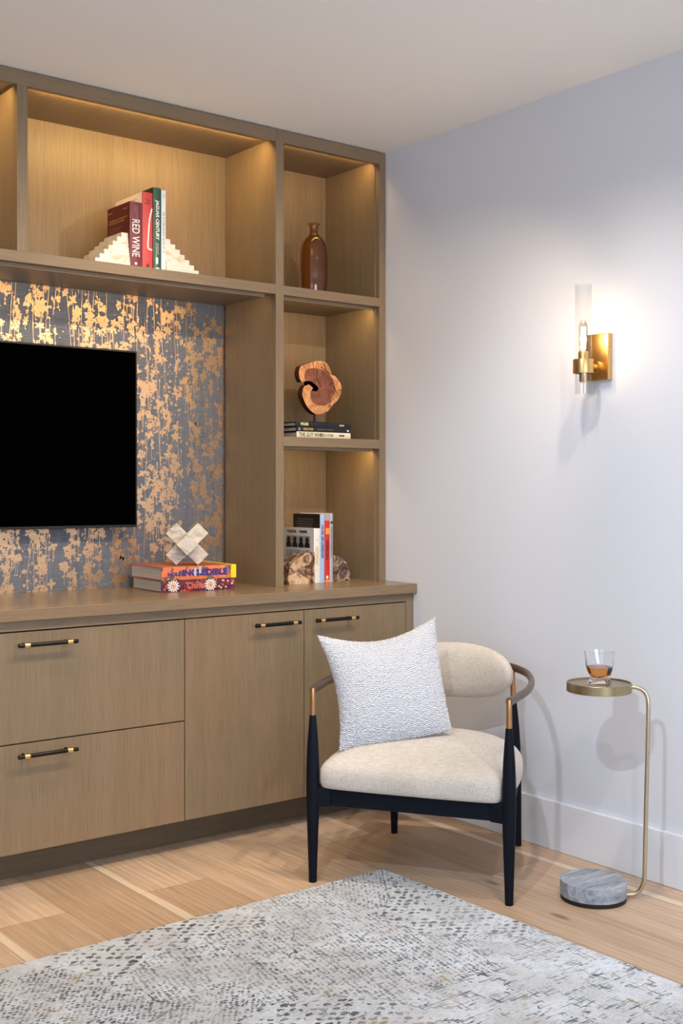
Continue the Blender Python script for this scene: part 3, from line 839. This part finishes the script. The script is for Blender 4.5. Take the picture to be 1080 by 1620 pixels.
spine_text(k2, 'COLORS', .015, plain('plum_ink', lin(120, 50, 96), .5), .2145, fit=(.038, .0115), bold=.0006)
spine_text(k2, 'OF LONDON', .014, plain('navy_ink', lin(38, 54, 120), .5), .172, fit=(.081, .0115), bold=.0006)
for k in range(5):
    side_text(k2, 'a remarkable visual story told in pictures'[:44-k*2], .0062, GREY_INK, .145, .235-k*.0095, -.0104)
k3 = upright_book('book', -.2380, -.2150, .07, zc, .2285, .17, cm('signal_red', (206, 44, 40)), cm('black_cover', (24, 20, 22)),
    'red-spined book with an orange band near the top, in the lowest niche', group=g4)
for q in ((-.0075, .0085, -.0024, -.0012, .179, .201), (-.0105, .0105, -.0022, -.0012, .001, .009)): boxo('spine_band', q, plain('orange_ink', lin(238, 160, 60), .5), k3)
spine_text(k3, 'PHOTOGRAPHS OF BRITAIN', .0105, plain('dark_ink_red', lin(92, 16, 20), .6), .155, fit=(.071, .0125), bold=.0003)
bm = bmesh.new(); box(bm, -.005, .004, -.0024, -.0012, .013, .024); fin('spine_emblem', bm, WHITE_INK, k3)
k4 = upright_book('book', -.2142, -.1995, .07, zc, .2565, .19, cm('silver_grey_spine', (176, 176, 182)), cm('book_white', (236, 234, 236)),
    'tall grey-spined book with pale cover, rightmost upright in the lowest niche', group=g4)
spine_text(k4, 'ARCHITECTURE OF THE MODERN HOUSE', .0085, plain('charcoal_ink', lin(70, 70, 80), .6), .208, fit=(.116, .0055), bold=.0002)
bm = bmesh.new(); tube(bm, [(0, -.0026, .222), (0, -.0012, .222)], .005, 14); fin('spine_emblem', bm, BLACK_INK, k4)

def fossil_bookend(xf_, sgn, y, r, h, th, label):
    t = thing('petrified_wood_bookend', label, 'bookend', (xf_, y, ZC), 0, 'petrified wood bookends')
    bm = bmesh.new(); pts = [(0, .0)]
    R = random.Random(4 if sgn > 0 else 9); n = 18
    for i in range(n+1):
        a = PI/2*i/n; k = 1+R.uniform(-.03, .03)
        pts.append((-sgn*r*math.cos(a)**.8*k, h*math.sin(a)**.9*k))
    prism_xz(bm, pts, 0, th, 0, 1)
    bmesh.ops.triangulate(bm, faces=[f for f in bm.faces if len(f.verts) > 4])
    face = blotch('petrified_wood_face', [(.30, lin(28, 20, 18)), (.42, lin(92, 62, 44)), (.52, lin(196, 158, 122)), (.66, lin(232, 204, 170))], 17, .3, 1.4)
    rnd_ = blotch('petrified_wood_bark', [(.35, lin(40, 30, 28)), (.5, lin(110, 88, 76)), (.66, lin(196, 164, 132))], 42, .6, 1.6)
    fin('polished_stone', bm, [face, rnd_] if sgn > 0 else [rnd_, rnd_], t, bevel=.002)
fossil_bookend(-.2895, 1, .062, .125, .112, .07, 'cream and black petrified wood bookend on the worktop, in front of the photo cover')
fossil_bookend(-.1990, -1, .085, .095, .100, .07, 'dark rough petrified wood bookend to the right of the grey-spined book')

# ---- two big books and the cross sculpture on the worktop below the television
def pattern_mat(name, bg, cols, scale):
    m, nt, N, L, P = newmat(name)
    v = nd(N, 'ShaderNodeTexVoronoi'); v.inputs['Scale'].default_value = scale; L.new(coords(N, L), v.inputs['Vector'])
    sp = nd(N, 'ShaderNodeSeparateColor'); L.new(v.outputs['Color'], sp.inputs[0])
    r = nd(N, 'ShaderNodeValToRGB'); r.color_ramp.interpolation = 'CONSTANT'; e = r.color_ramp.elements
    while len(e) < len(cols): e.new(.5)
    for i, c in enumerate(cols): e[i].position = i/len(cols); e[i].color = c
    L.new(sp.outputs[0], r.inputs[0])
    f = mth(N, L, 'GREATER_THAN', noise(N, L, coords(N, L), scale*.6, 3), .47)
    L.new(mixc(N, L, f, bg, r.outputs[0]), P.inputs['Base Color']); P.inputs['Roughness'].default_value = .3
    return m
ang = math.atan2(-.0225, .2732)
low = flat_book('book', .274, .243, .0405, (-.8018, .0376, ZC), ang,
    pattern_mat('folk_print', lin(92, 34, 52), [lin(150, 40, 44), lin(70, 40, 92), lin(104, 34, 50), lin(190, 110, 80)], 120), cm('maroon_cover', (120, 36, 44)),
    'thick maroon folk-patterned book with white flower rosettes on its spine, lower of the pair', 'big books under the cross sculpture')
upp = flat_book('book', .282, .250, .0445, (-.8000, .0350, ZC+.0406), ang+.012,
    pattern_mat('festival_print', lin(226, 120, 70), [lin(226, 120, 70), lin(120, 110, 90), lin(232, 136, 84), lin(96, 88, 90)], 60), cm('burnt_orange_cover', (190, 96, 60)),
    'orange book with purple lettering and yellow end strip, upper of the pair', 'big books under the cross sculpture')
PUR = plain('purple_ink', lin(56, 38, 128), .4)
flat_text(upp, 'HOLI', .020, PUR, -.118, .020, fit=(.044, .013), bold=.0012)
flat_text(upp, 'INCREDIBLE', .031, PUR, -.064, .023, fit=(.172, .023), bold=.0018)
bm = bmesh.new(); box(bm, .122, .1418, -.0024, .251, .0005, .0455); fin('yellow_strip', bm, plain('bright_yellow', lin(250, 218, 20), .4), upp)
bm = bmesh.new(); box(bm, -.02, -.012, -.0026, -.001, .012, .04); box(bm, -.002, .006, -.0026, -.001, .02, .043)
fin('silver_flecks', bm, plain('silver_ink', lin(190, 200, 210), .3), upp)
def rosette(t, x):
    wbm = bmesh.new()
    for i in range(13):
        a = 2*PI*i/13; pts = []
        for (r, w) in ((.010, .0016), (.022, .0040), (.026, .0)):
            pts.append((r, w))
        c, s = math.cos(a), math.sin(a)
        P2 = [(.008, -.0012), (.018, -.0030), (.024, 0), (.018, .0030), (.008, .0012)]
        q = [(x+(p*c-w*s), max(.001, min(.0395, .0205+(p*s+w*c)))) for p, w in P2]
        wbm.faces.new([wbm.verts.new((px, -.0024, pz)) for px, pz in q])
    def disc(r, y): wbm2 = [wbm.verts.new((x+r*math.cos(i*PI/9), y, .0205+r*1.05*math.sin(i*PI/9))) for i in range(18)]; return wbm.faces.new(wbm2)
    disc(.0125, -.0026).material_index = 0; disc(.0095, -.0028).material_index = 1; disc(.0075, -.0030).material_index = 0; disc(.0052, -.0032).material_index = 2
    me = bpy.data.meshes.new('rosette'); wbm.to_mesh(me); wbm.free()
    new_obj('flower_rosette', me, [WHITE_INK, plain('rosette_red', lin(170, 40, 50), .5), plain('rosette_orange', lin(226, 130, 70), .5)], t)
rosette(low, -.094); rosette(low, .045)
flat_text(low, 'Chintz', .030, plain('terracotta_ink', lin(214, 110, 84), .5), -.044, .019, xs=.86, bold=.0008)
bm = bmesh.new()
for q in ((.078, .013), (.092, .033), (.086, .008), (.128, .020), (.104, .010), (.112, .030)):
    bm.faces.new([bm.verts.new((q[0]+.0032*math.cos(i*PI/6), -.0024, q[1]+.0032*math.sin(i*PI/6))) for i in range(12)])
me = bpy.data.meshes.new('dots'); bm.to_mesh(me); bm.free(); new_obj('white_dots', me, [WHITE_INK], low)

def cross():
    a = .0515; zt = ZC+.0406+.0445
    # bars at 45 degrees: lowest edge corner of a bar of length 3a, width a sits (1.5a+.5a)/sqrt2 below centre
    drop = (1.5*a+.5*a)/math.sqrt(2)
    t = thing('cross_sculpture', 'pale stone sculpture of three crossed square bars on top of the orange book', 'sculpture', (-.8060, .105, zt+.0005))
    fx = math.radians(30.0)               # the third bar points towards the room, a little left
    Rz = Matrix.Rotation(-fx, 4, 'Z')
    for nm, d in (('stone_bar', 'u'), ('stone_bar', 'v'), ('stone_bar', 'n')):
        bm = bmesh.new(); h = a/2
        L_ = 1.5*a
        e = .0004 if d == 'v' else 0
        if d == 'u': b = (-L_, L_, -h, h, -h, h)
        elif d == 'v': b = (-h+e, h-e, -h+e, h-e, -L_, L_)
        else: b = (-h-e, h+e, -L_, L_, -h, h)
        if d == 'n': b = (-h-.0003, h+.0003, -L_, L_, -h-.0003, h+.0003)
        box(bm, *b)
        bmesh.ops.transform(bm, verts=bm.verts[:], matrix=Matrix.Translation((0, 0, drop)) @ Rz @ Matrix.Rotation(PI/4, 4, 'Y'))
        fin(nm, bm, SHELL, t, bevel=.0012)
cross()

# ------------------------------------------------------------------ wall sconce
def sconce():
    cy, cx = -1.037, -.085
    t = thing('wall_sconce', 'brass wall sconce with a clear glass tube and glowing bulb on the plain wall', 'wall lamp', (0, cy, 1.571))
    Z = 1.571
    boxo('backplate', (-.021, -.0003, -.0435, .0435, -.0715, .0715), BRASS, t, bevel=.002)
    bm = bmesh.new(); tube(bm, [(-.021, 0, -.033), (cx+.03, 0, -.033)], .009, 20)
    tube(bm, [(-.021, 0, -.033), (-.030, 0, -.033)], .019, 28); fin('arm', bm, BRASS, t, smooth=True, auto=40)
    bm = bmesh.new()
    lathe(bm, [(.0262, -.055), (.0315, -.0545), (.0318, -.053), (.0318, -.0135), (.0315, -.012), (.0262, -.0115), (.0262, -.055)], 56, cx)
    lathe(bm, [(.0262, -.036), (0, -.036), (0, -.030), (.0262, -.030)], 40, cx)
    fin('ring', bm, BRASS, t, smooth=True, auto=40)
    bm = bmesh.new(); lathe(bm, [(0, -.030), (.0155, -.030), (.0155, .010), (.0145, .012), (0, .012)], 32, cx)
    lathe(bm, [(0, -.036), (.0125, -.036), (.0125, -.078), (.0105, -.081), (0, -.081)], 32, cx)
    fin('socket', bm, BRASS, t, smooth=True, auto=40)
    bm = bmesh.new(); r1, r0, z0, z1 = .0250, .0232, -.117, .218
    lathe(bm, [(r0, z0), (r1, z0), (r1, z1), (r0, z1), (r0, z0)], 64, cx)
    m = thin_glass('clear_tube_glass', (.965, .97, .97, 1), .75)
    fin('glass_tube', bm, m, t, smooth=True, auto=40)
    bm = bmesh.new()
    lathe(bm, [(.0125, .012), (.0132, .020), (.0135, .080), (.0125, .095), (.0095, .104), (.005, .108), (0, .1085)], 32, cx)
    b = fin('bulb', bm, thin_glass('bulb_glass', (1, .95, .86, 1), .5), t, smooth=True)
    bm = bmesh.new()
    for k in range(6):
        a = 2*PI*k/6
        tube(bm, [(cx+.0065*math.cos(a), .0065*math.sin(a), .022), (cx+.0055*math.cos(a), .0055*math.sin(a), .088)], .0013, 6)
    fin('filament', bm, plain('glowing_filament', (1, .80, .50), .5, emit=45), b)
    l = light('bulb_light', 'POINT', (cx, 0, .058), 1.6, (1, .70, .38), shadow_soft_size=.012); l.parent = t
sconce()

# ------------------------------------------------------------------ recessed downlights (outside the frame, above the room)
def downlight(x, y, power, tx, ty, size, label, col=WARM, blend=.5, tz=0):
    t = thing('recessed_downlight', label, 'ceiling light', (x, y, CEIL))
    bm = bmesh.new(); lathe(bm, [(.034, -.0005), (.052, -.0005), (.052, -.004), (.034, -.004), (.034, -.0005)], 40)
    fin('trim_ring', bm, TRIMM, t, smooth=True, auto=40)
    bm = bmesh.new(); lathe(bm, [(0, -.0012), (.034, -.0012), (.034, -.0022), (0, -.0022)], 40)
    fin('lens', bm, plain('downlight_lens', (1, .86, .66), .5, emit=6), t)
    d = light('downlight_beam', 'SPOT', (0, 0, -.008), power, col, spot_size=math.radians(size), spot_blend=blend, shadow_soft_size=.022)
    d.parent = t; d.rotation_euler = (Vector((tx, ty, tz))-Vector((x, y, CEIL))).to_track_quat('-Z', 'Y').to_euler()
downlight(-.70, -1.34, 50, -.42, -1.10, 122, 'small recessed ceiling downlight over the rug corner, in front of the armchair', blend=1)
downlight(-1.34, -.84, 26, -1.2, -.1, 92, 'small recessed ceiling downlight in front of the drawer cabinet', blend=.8, tz=.8, col=(1, .78, .54))
downlight(-2.6, -.84, 26, -2.3, 0, 96, 'small recessed ceiling downlight near the left end of the wall unit', blend=.8, tz=1.0, col=(1, .78, .54))
downlight(-1.30, -2.6, 60, -1.2, -2.3, 105, 'small recessed ceiling downlight over the middle of the rug')

downlight(-.50, -1.58, 78, -.58, 0, 74, 'small recessed ceiling downlight nearest the plain wall, tilted to the shelving column', col=(1, .80, .56), blend=.55, tz=1.15)
downlight(-1.45, -1.47, 60, -1.50, 0, 74, 'small recessed ceiling downlight in line with the television, tilted to the shelves', col=(1, .80, .56), blend=.55, tz=1.15)
downlight(-2.46, -1.47, 50, -2.45, 0, 74, 'small recessed ceiling downlight furthest from the plain wall, tilted to the shelves', col=(1, .80, .56), blend=.55, tz=1.15)
downlight(-2.45, -2.12, 135, -.15, -1.12, 50, 'small recessed ceiling downlight above the left side of the rug, tilted to the plain wall', col=(.76, .87, 1.0), blend=.6, tz=.75)

# ------------------------------------------------------------------ rug
def rug():
    bm = bmesh.new(); x0, x1, y0, y1 = -3.0, 0, -2.8, 0
    nx, ny = 150, 140; R = random.Random(2)
    import mathutils
    top = [[None]*(ny+1) for _ in range(nx+1)]
    for i in range(nx+1):
        for j in range(ny+1):
            x = x0+(x1-x0)*i/nx; y = y0+(y1-y0)*j/ny
            ex = .004*mathutils.noise.noise(Vector((y*6, 3.1, 0))) if i == nx else 0
            ey = .004*mathutils.noise.noise(Vector((x*6, 8.4, 0))) if j == ny else 0
            z = .009+.0010*mathutils.noise.noise(Vector((x*9, y*9, 0)))
            if i in (0, nx) or j in (0, ny): z = .0065
            top[i][j] = bm.verts.new((x+ex, y+ey, z))
    for i in range(nx):
        for j in range(ny): bm.faces.new((top[i][j], top[i+1][j], top[i+1][j+1], top[i][j+1]))
    edge = [top[i][0] for i in range(nx+1)]+[top[nx][j] for j in range(1, ny+1)]+[top[i][ny] for i in range(nx-1, -1, -1)]+[top[0][j] for j in range(ny-1, 0, -1)]
    low_ = [bm.verts.new((v.co.x, v.co.y, .0005)) for v in edge]
    for k in range(len(edge)):
        q = (k+1) % len(edge); bm.faces.new((edge[q], edge[k], low_[k], low_[q]))
    o = fin('rug', bm, rug_mat(), None, smooth=True, auto=50, loc=(-.578, -.671, 0)); o.rotation_euler = (0, 0, math.radians(.3))
    tag(o, 'large pale grey distressed patchwork rug lying on the oak floorboards', 'rug')
rug()

# ------------------------------------------------------------------ armchair
CH = thing('armchair', 'beige upholstered armchair with black tapered legs and curved brown arm rail beside the cabinet', 'armchair',
           (-.413, -.718, 0), math.atan2(.844, -.537))
def chair():
    t = CH
    # local frame: +y faces the front of the chair, +x to its own right
    def legp(base, top, rr, rb, name='leg', sleeve=.494):
        b, tp = Vector(base), Vector(top)
        zs_ = [0, .003, .04, .12, .22, .30, .38, .44, sleeve]
        rad = [.0105, .0118, .0128, .0155, .0188, .0198, .0180, .0140, .0098]
        rad = [r*rr for r in rad]
        bm = bmesh.new()
        H = tp.z
        P_ = [b+(tp-b)*(z/H) for z in zs_]
        sp = spline(P_, 4); rs = spline([(r, 0, 0) for r in rad], 4)
        tube(bm, sp, [p.x for p in rs], 28)
        lg = fin(name, bm, BLACKW, t, smooth=True, auto=50)
        bm = bmesh.new()
        q0 = b+(tp-b)*(sleeve/H)
        tube(bm, [q0, q0+(tp-q0)*.5, tp-(tp-q0)*.06, tp], [.0088, .0083, .0078, .0066], 24)
        fin('metal_sleeve', bm, COPPER, lg, smooth=True, auto=40)
    for s in (-1, 1):
        legp((s*.2935, .278, 0), (s*.2935, .278, .574), 1.0, 0)
        legp((s*.211, -.278, 0), (s*.200, -.238, .578), .92, 0)
    # arm rail: one continuous bent hoop
    half = [(.2935, .281, .568), (.302, .20, .568), (.309, .10, .569), (.304, 0, .571), (.286, -.10, .574), (.252, -.19, .579), (.19, -.262, .584), (.10, -.300, .588), (0, -.312, .589)]
    pts = half+[(-x, y, z) for x, y, z in half[-2::-1]]
    bm = bmesh.new(); tube(bm, spline(pts, 6), .0125, 20, ell=(.75, 1.0))
    fin('arm_rail', bm, brushed('bronze_rail', (.20, .14, .105, 1), .36, .8), t, smooth=True, auto=50)
    # seat frame
    bm = bmesh.new()
    def rail(p, q, z0, z1, w):
        p, q = Vector(p), Vector(q); d = (q-p).normalized(); n = Vector((-d.y, d.x, 0))*w/2
        vs = []
        for z in (z0, z1):
            for c in (p+n, q+n, q-n, p-n): vs.append(bm.verts.new((c.x, c.y, z)))
        for f in ((3, 2, 1, 0), (4, 5, 6, 7), (0, 1, 5, 4), (1, 2, 6, 5), (2, 3, 7, 6), (3, 0, 4, 7)): bm.faces.new([vs[i] for i in f])
    rail((-.245, .262, 0), (.245, .262, 0), .228, .281, .022)
    for s in (-1, 1):
        rail((s*.289, .276, 0), (s*.242, .262, 0), .226, .281, .030)
        rail((s*.285, .262, 0), (s*.212, -.262, 0), .230, .281, .022)
    rail((-.205, -.262, 0), (.205, -.262, 0), .230, .281, .022)
    fin('seat_frame', bm, BLACKW, t, bevel=.0025)
    # seat cushion: domed trapezoid with soft rounded edges
    hp = [(0, .300), (.10, .300), (.20, .297), (.252, .291), (.270, .276), (.274, .245), (.280, .19), (.284, .12), (.281, .04), (.264, -.07), (.224, -.165), (.16, -.228), (.08, -.252), (0, -.258)]
    loop = hp+[(-x, y) for x, y in hp[-2:0:-1]]
    LP_ = smooth_loop(loop, 5)
    def outline(u): return LP_[int(round(u/(2*PI)*len(LP_))) % len(LP_)]
    bm = bmesh.new(); n = len(LP_); rings = []
    #  (inset scale, z)
    prof = [(.92, .2812), (.975, .2815), (.990, .285), (1.0, .296), (1.004, .315), (1.002, .333), (.986, .345), (.955, .356), (.90, .366), (.82, .377), (.71, .388), (.57, .398), (.40, .406), (.2, .411)]
    for k, z in prof:
        rings.append([bm.verts.new((outline(2*PI*i/n)[0]*k, .018+(outline(2*PI*i/n)[1]-.018)*k, z)) for i in range(n)])
    for a, b in zip(rings, rings[1:]):
        for i in range(n): bm.faces.new((a[i], a[(i+1) % n], b[(i+1) % n], b[i]))
    c0 = bm.verts.new((0, .018, .2812)); c1 = bm.verts.new((0, .018, .4125))
    for i in range(n):
        bm.faces.new((rings[0][(i+1) % n], rings[0][i], c0)); bm.faces.new((rings[-1][i], rings[-1][(i+1) % n], c1))
    fin('seat_cushion', bm, CHENILLE, t, smooth=True)
    # backrest pad: curved oval that follows the rail
    bm = bmesh.new(); nu, nv = 56, 28
    def centre(a):    # a in -1..1 along the arc
        th = a*.92
        return Vector((.262*math.sin(th), -.030-.232*math.cos(th)+.0, 0)), Vector((math.sin(th), -math.cos(th), 0))
    grid = []
    for side in (1, -1):
        g = []
        for i in range(nu+1):
            a = -1+2*i/nu; c, nrm = centre(a); row = []
            hh = .0905*max(0, 1-abs(a)**2.25)**.5
            for j in range(nv+1):
                b = -1+2*j/nv
                bs = math.sin(b*PI/2)
                thk = .034*max(0, (1-abs(bs)**2.4))**.5*max(0, 1-abs(a)**4)**.5
                z = .562+hh*bs+.004
                row.append(bm.verts.new((c.x+nrm.x*(side*thk), c.y+nrm.y*(side*thk), z)))
            g.append(row)
        grid.append(g)
    for g in grid:
        for i in range(nu):
            for j in range(nv): bm.faces.new((g[i][j], g[i+1][j], g[i+1][j+1], g[i][j+1]))
    bmesh.ops.remove_doubles(bm, verts=bm.verts[:], dist=.0004)
    fin('backrest', bm, CHENILLE, t, smooth=True)
chair()

# ------------------------------------------------------------------ pillow on the chair
def pillow():
    s_, c_ = math.sin(YAW), math.cos(YAW)
    BL = Vector((-.7180, -.6345, .378)); BR = Vector((-.413, -.8030, .428))
    TL = Vector((-.7245, -.532, .715)); TR = Vector((-.3775, -.687, .760))
    ctr = (BL+BR+TL+TR)/4
    t = thing('throw_pillow', 'square white and pale grey boucle pillow leaning on the armchair seat', 'pillow', (ctr.x, ctr.y, .40))
    ex = (BR-BL).normalized(); eu = (TL-BL).normalized(); nrm = eu.cross(ex).normalized()    # points away from or to camera
    if nrm.dot(Vector((-.6, -.8, 0))) < 0: nrm = -nrm
    bm = bmesh.new(); n = 56; uvl = bm.loops.layers.uv.new('weave'); G = {}
    def sp(u, v, side):
        p = BL*(1-u)*(1-v)+BR*u*(1-v)+TL*(1-u)*v+TR*u*v
        U, V = 2*u-1, 2*v-1
        # edges bow inwards between the pinched corners
        q = (1-U*U); r = (1-V*V)
        p = p-eu*(.046*q**1.2*max(0, V)**3)                    # top dip
        p = p-eu*(.004*q*max(0, -V)**2)                        # bottom bulge
        p = p+ex*(.026*r*max(0, -U)**3)-ex*(.008*r*max(0, U)**3)
        th = .062*(max(0, 1-abs(U)**2.3)*max(0, 1-abs(V)**2.3))**.55
        th *= 1-.22*math.exp(-((U)**2*5+(V-.75)**2*9))
        return p+nrm*th*side
    for side in (1, -1):
        for i in range(n+1):
            for j in range(n+1):
                u = .5-.5*math.cos(PI*i/n); v = .5-.5*math.cos(PI*j/n)
                if side == -1 and (i in (0, n) or j in (0, n)): G[side, i, j] = G[1, i, j]; continue
                p = sp(u, v, side)-t.location; G[side, i, j] = bm.verts.new(p)
        for i in range(n):
            for j in range(n):
                f = bm.faces.new([G[side, a, b] for a, b in ((i, j), (i+1, j), (i+1, j+1), (i, j+1))])
                for lp, (a, b) in zip(f.loops, ((i, j), (i+1, j), (i+1, j+1), (i, j+1))):
                    lp[uvl].uv = (.5-.5*math.cos(PI*a/n), .5-.5*math.cos(PI*b/n))
    o = fin('pillow_cover', bm, boucle(), t, smooth=True)
    ss = o.modifiers.new('sub', 'SUBSURF'); ss.levels = ss.render_levels = 2
    tx = bpy.data.textures.new('boucle_loops', 'CLOUDS'); tx.noise_scale = .006; tx.noise_depth = 1
    dm = o.modifiers.new('loops', 'DISPLACE'); dm.texture = tx; dm.strength = .0045; dm.mid_level = .5
pillow()

# ------------------------------------------------------------------ drinks table and glass
def drinks_table():
    bx_, by_ = -.2617, -1.2236
    t = thing('drinks_table', 'small round brass drinks table with grey marble foot, right of the armchair', 'side table', (bx_, by_, 0))
    bm = bmesh.new(); lathe(bm, [(0, .0005), (.0915, .0005), (.092, .002), (.092, .0125), (0, .0125)], 72)
    fin('foot_pad', bm, plain('black_rubber', (.006, .006, .007), .6), t, smooth=True, auto=40)
    bm = bmesh.new(); lathe(bm, [(0, .0125), (.0925, .0125), (.0935, .0135), (.0935, .0540), (.0925, .0550), (0, .0550)], 72)
    fin('marble_foot', bm, marble(), t, smooth=True, auto=40)
    ox, oy = .0208, -.0035
    rx, ry = .788, -.616
    def at(d, z, k=0): f = z/.6; return (ox*f+rx*d+.6160*k, oy*f+ry*d+.7877*k, z)
    z1 = .5985
    pts = [at(.05, z1), at(.085, z1), at(.108, z1-.001, -.004), at(.126, z1-.010, -.008), at(.136, z1-.028, -.010), at(.139, z1-.055, -.012), at(.1395, .45, -.013), at(.1400, .25, -.013), at(.1405, .075, -.013),
           at(.1385, .048, -.012), at(.129, .024, -.008), at(.112, .012, -.004), at(.090, .0095), at(.06, .0095)]
    bm = bmesh.new(); tube(bm, spline(pts, 6), .0062, 18); fin('stem', bm, CHAMP, t, smooth=True, auto=50)
    bm = bmesh.new()
    lathe(bm, [(0, .5865), (.0905, .5865), (.0915, .5875), (.0915, .6115), (.0905, .6125), (.0885, .6125), (.0878, .6115), (.0878, .6085), (0, .6085)], 84, ox, oy)
    fin('tray_top', bm, brushed('bronze_brass_tray', (.42, .335, .20, 1), .32), t, smooth=True, auto=40)
    return (bx_+ox, by_+oy, .6085)
tc_ = drinks_table()
def tumbler(loc):
    t = thing('whiskey_glass', 'clear tumbler with twisted square foot on the round brass table top', 'glass', loc, .35)
    bm = bmesh.new(); n = 64
    def ring(z, r, sq, tw):
        out = []
        for i in range(n):
            a = 2*PI*i/n; c, s = math.cos(a), math.sin(a)
            k = (abs(c)**(2+6*sq)+abs(s)**(2+6*sq))**(-1/(2+6*sq))
            rr = r*k; b = a+tw
            out.append(bm.verts.new((rr*math.cos(b), rr*math.sin(b), z)))
        return out
    outer = [(0, .0255, 1, 0), (.001, .027, 1, 0), (.007, .0275, 1, .05), (.014, .0255, .9, .25), (.020, .0250, .7, .5), (.028, .0278, .45, .72), (.040, .0322, .25, .85), (.056, .0365, .1, .9), (.074, .0400, 0, .9), (.0915, .0430, 0, .9)]
    inner = [(.0917, .0416, 0, .9), (.074, .0385, 0, .9), (.056, .0348, .1, .9), (.040, .0303, .2, .85), (.028, .0252, .3, .72), (.0225, .0200, .3, .5), (.0185, .012, .2, .5)]
    rs = [ring(*q) for q in outer+inner]
    for a, b in zip(rs, rs[1:]):
        for i in range(n): bm.faces.new((a[i], a[(i+1) % n], b[(i+1) % n], b[i]))
    bm.faces.new(rs[0][::-1]); bm.faces.new(rs[-1])
    fin('tumbler', bm, glass('crystal', (1, 1, 1, 1), 0, 1.5), t, smooth=True, auto=40)
    # the drink in it is a thing of its own
    d = thing('whiskey', 'amber whiskey filling the lower part of the clear tumbler', 'drink', (loc[0], loc[1], loc[2]+.0182), .35)
    bm = bmesh.new()
    liq = [(.0184, .0124, .2, .5), (.0225, .0204, .3, .5), (.028, .0256, .3, .72), (.040, .0307, .2, .85), (.0475, .0327, .15, .87)]
    rs = [ring(z-.0182, r, sq, tw) for z, r, sq, tw in liq]
    for a, b in zip(rs, rs[1:]):
        for i in range(n): bm.faces.new((a[i], a[(i+1) % n], b[(i+1) % n], b[i]))
    bm.faces.new(rs[0][::-1]); bm.faces.new(rs[-1])
    fin('liquid', bm, glass('whiskey_liquid', (.86, .36, .10, 1), 0, 1.36), d, smooth=True, auto=40)
tumbler((tc_[0]+.001, tc_[1]-.0005, tc_[2]+.0003))
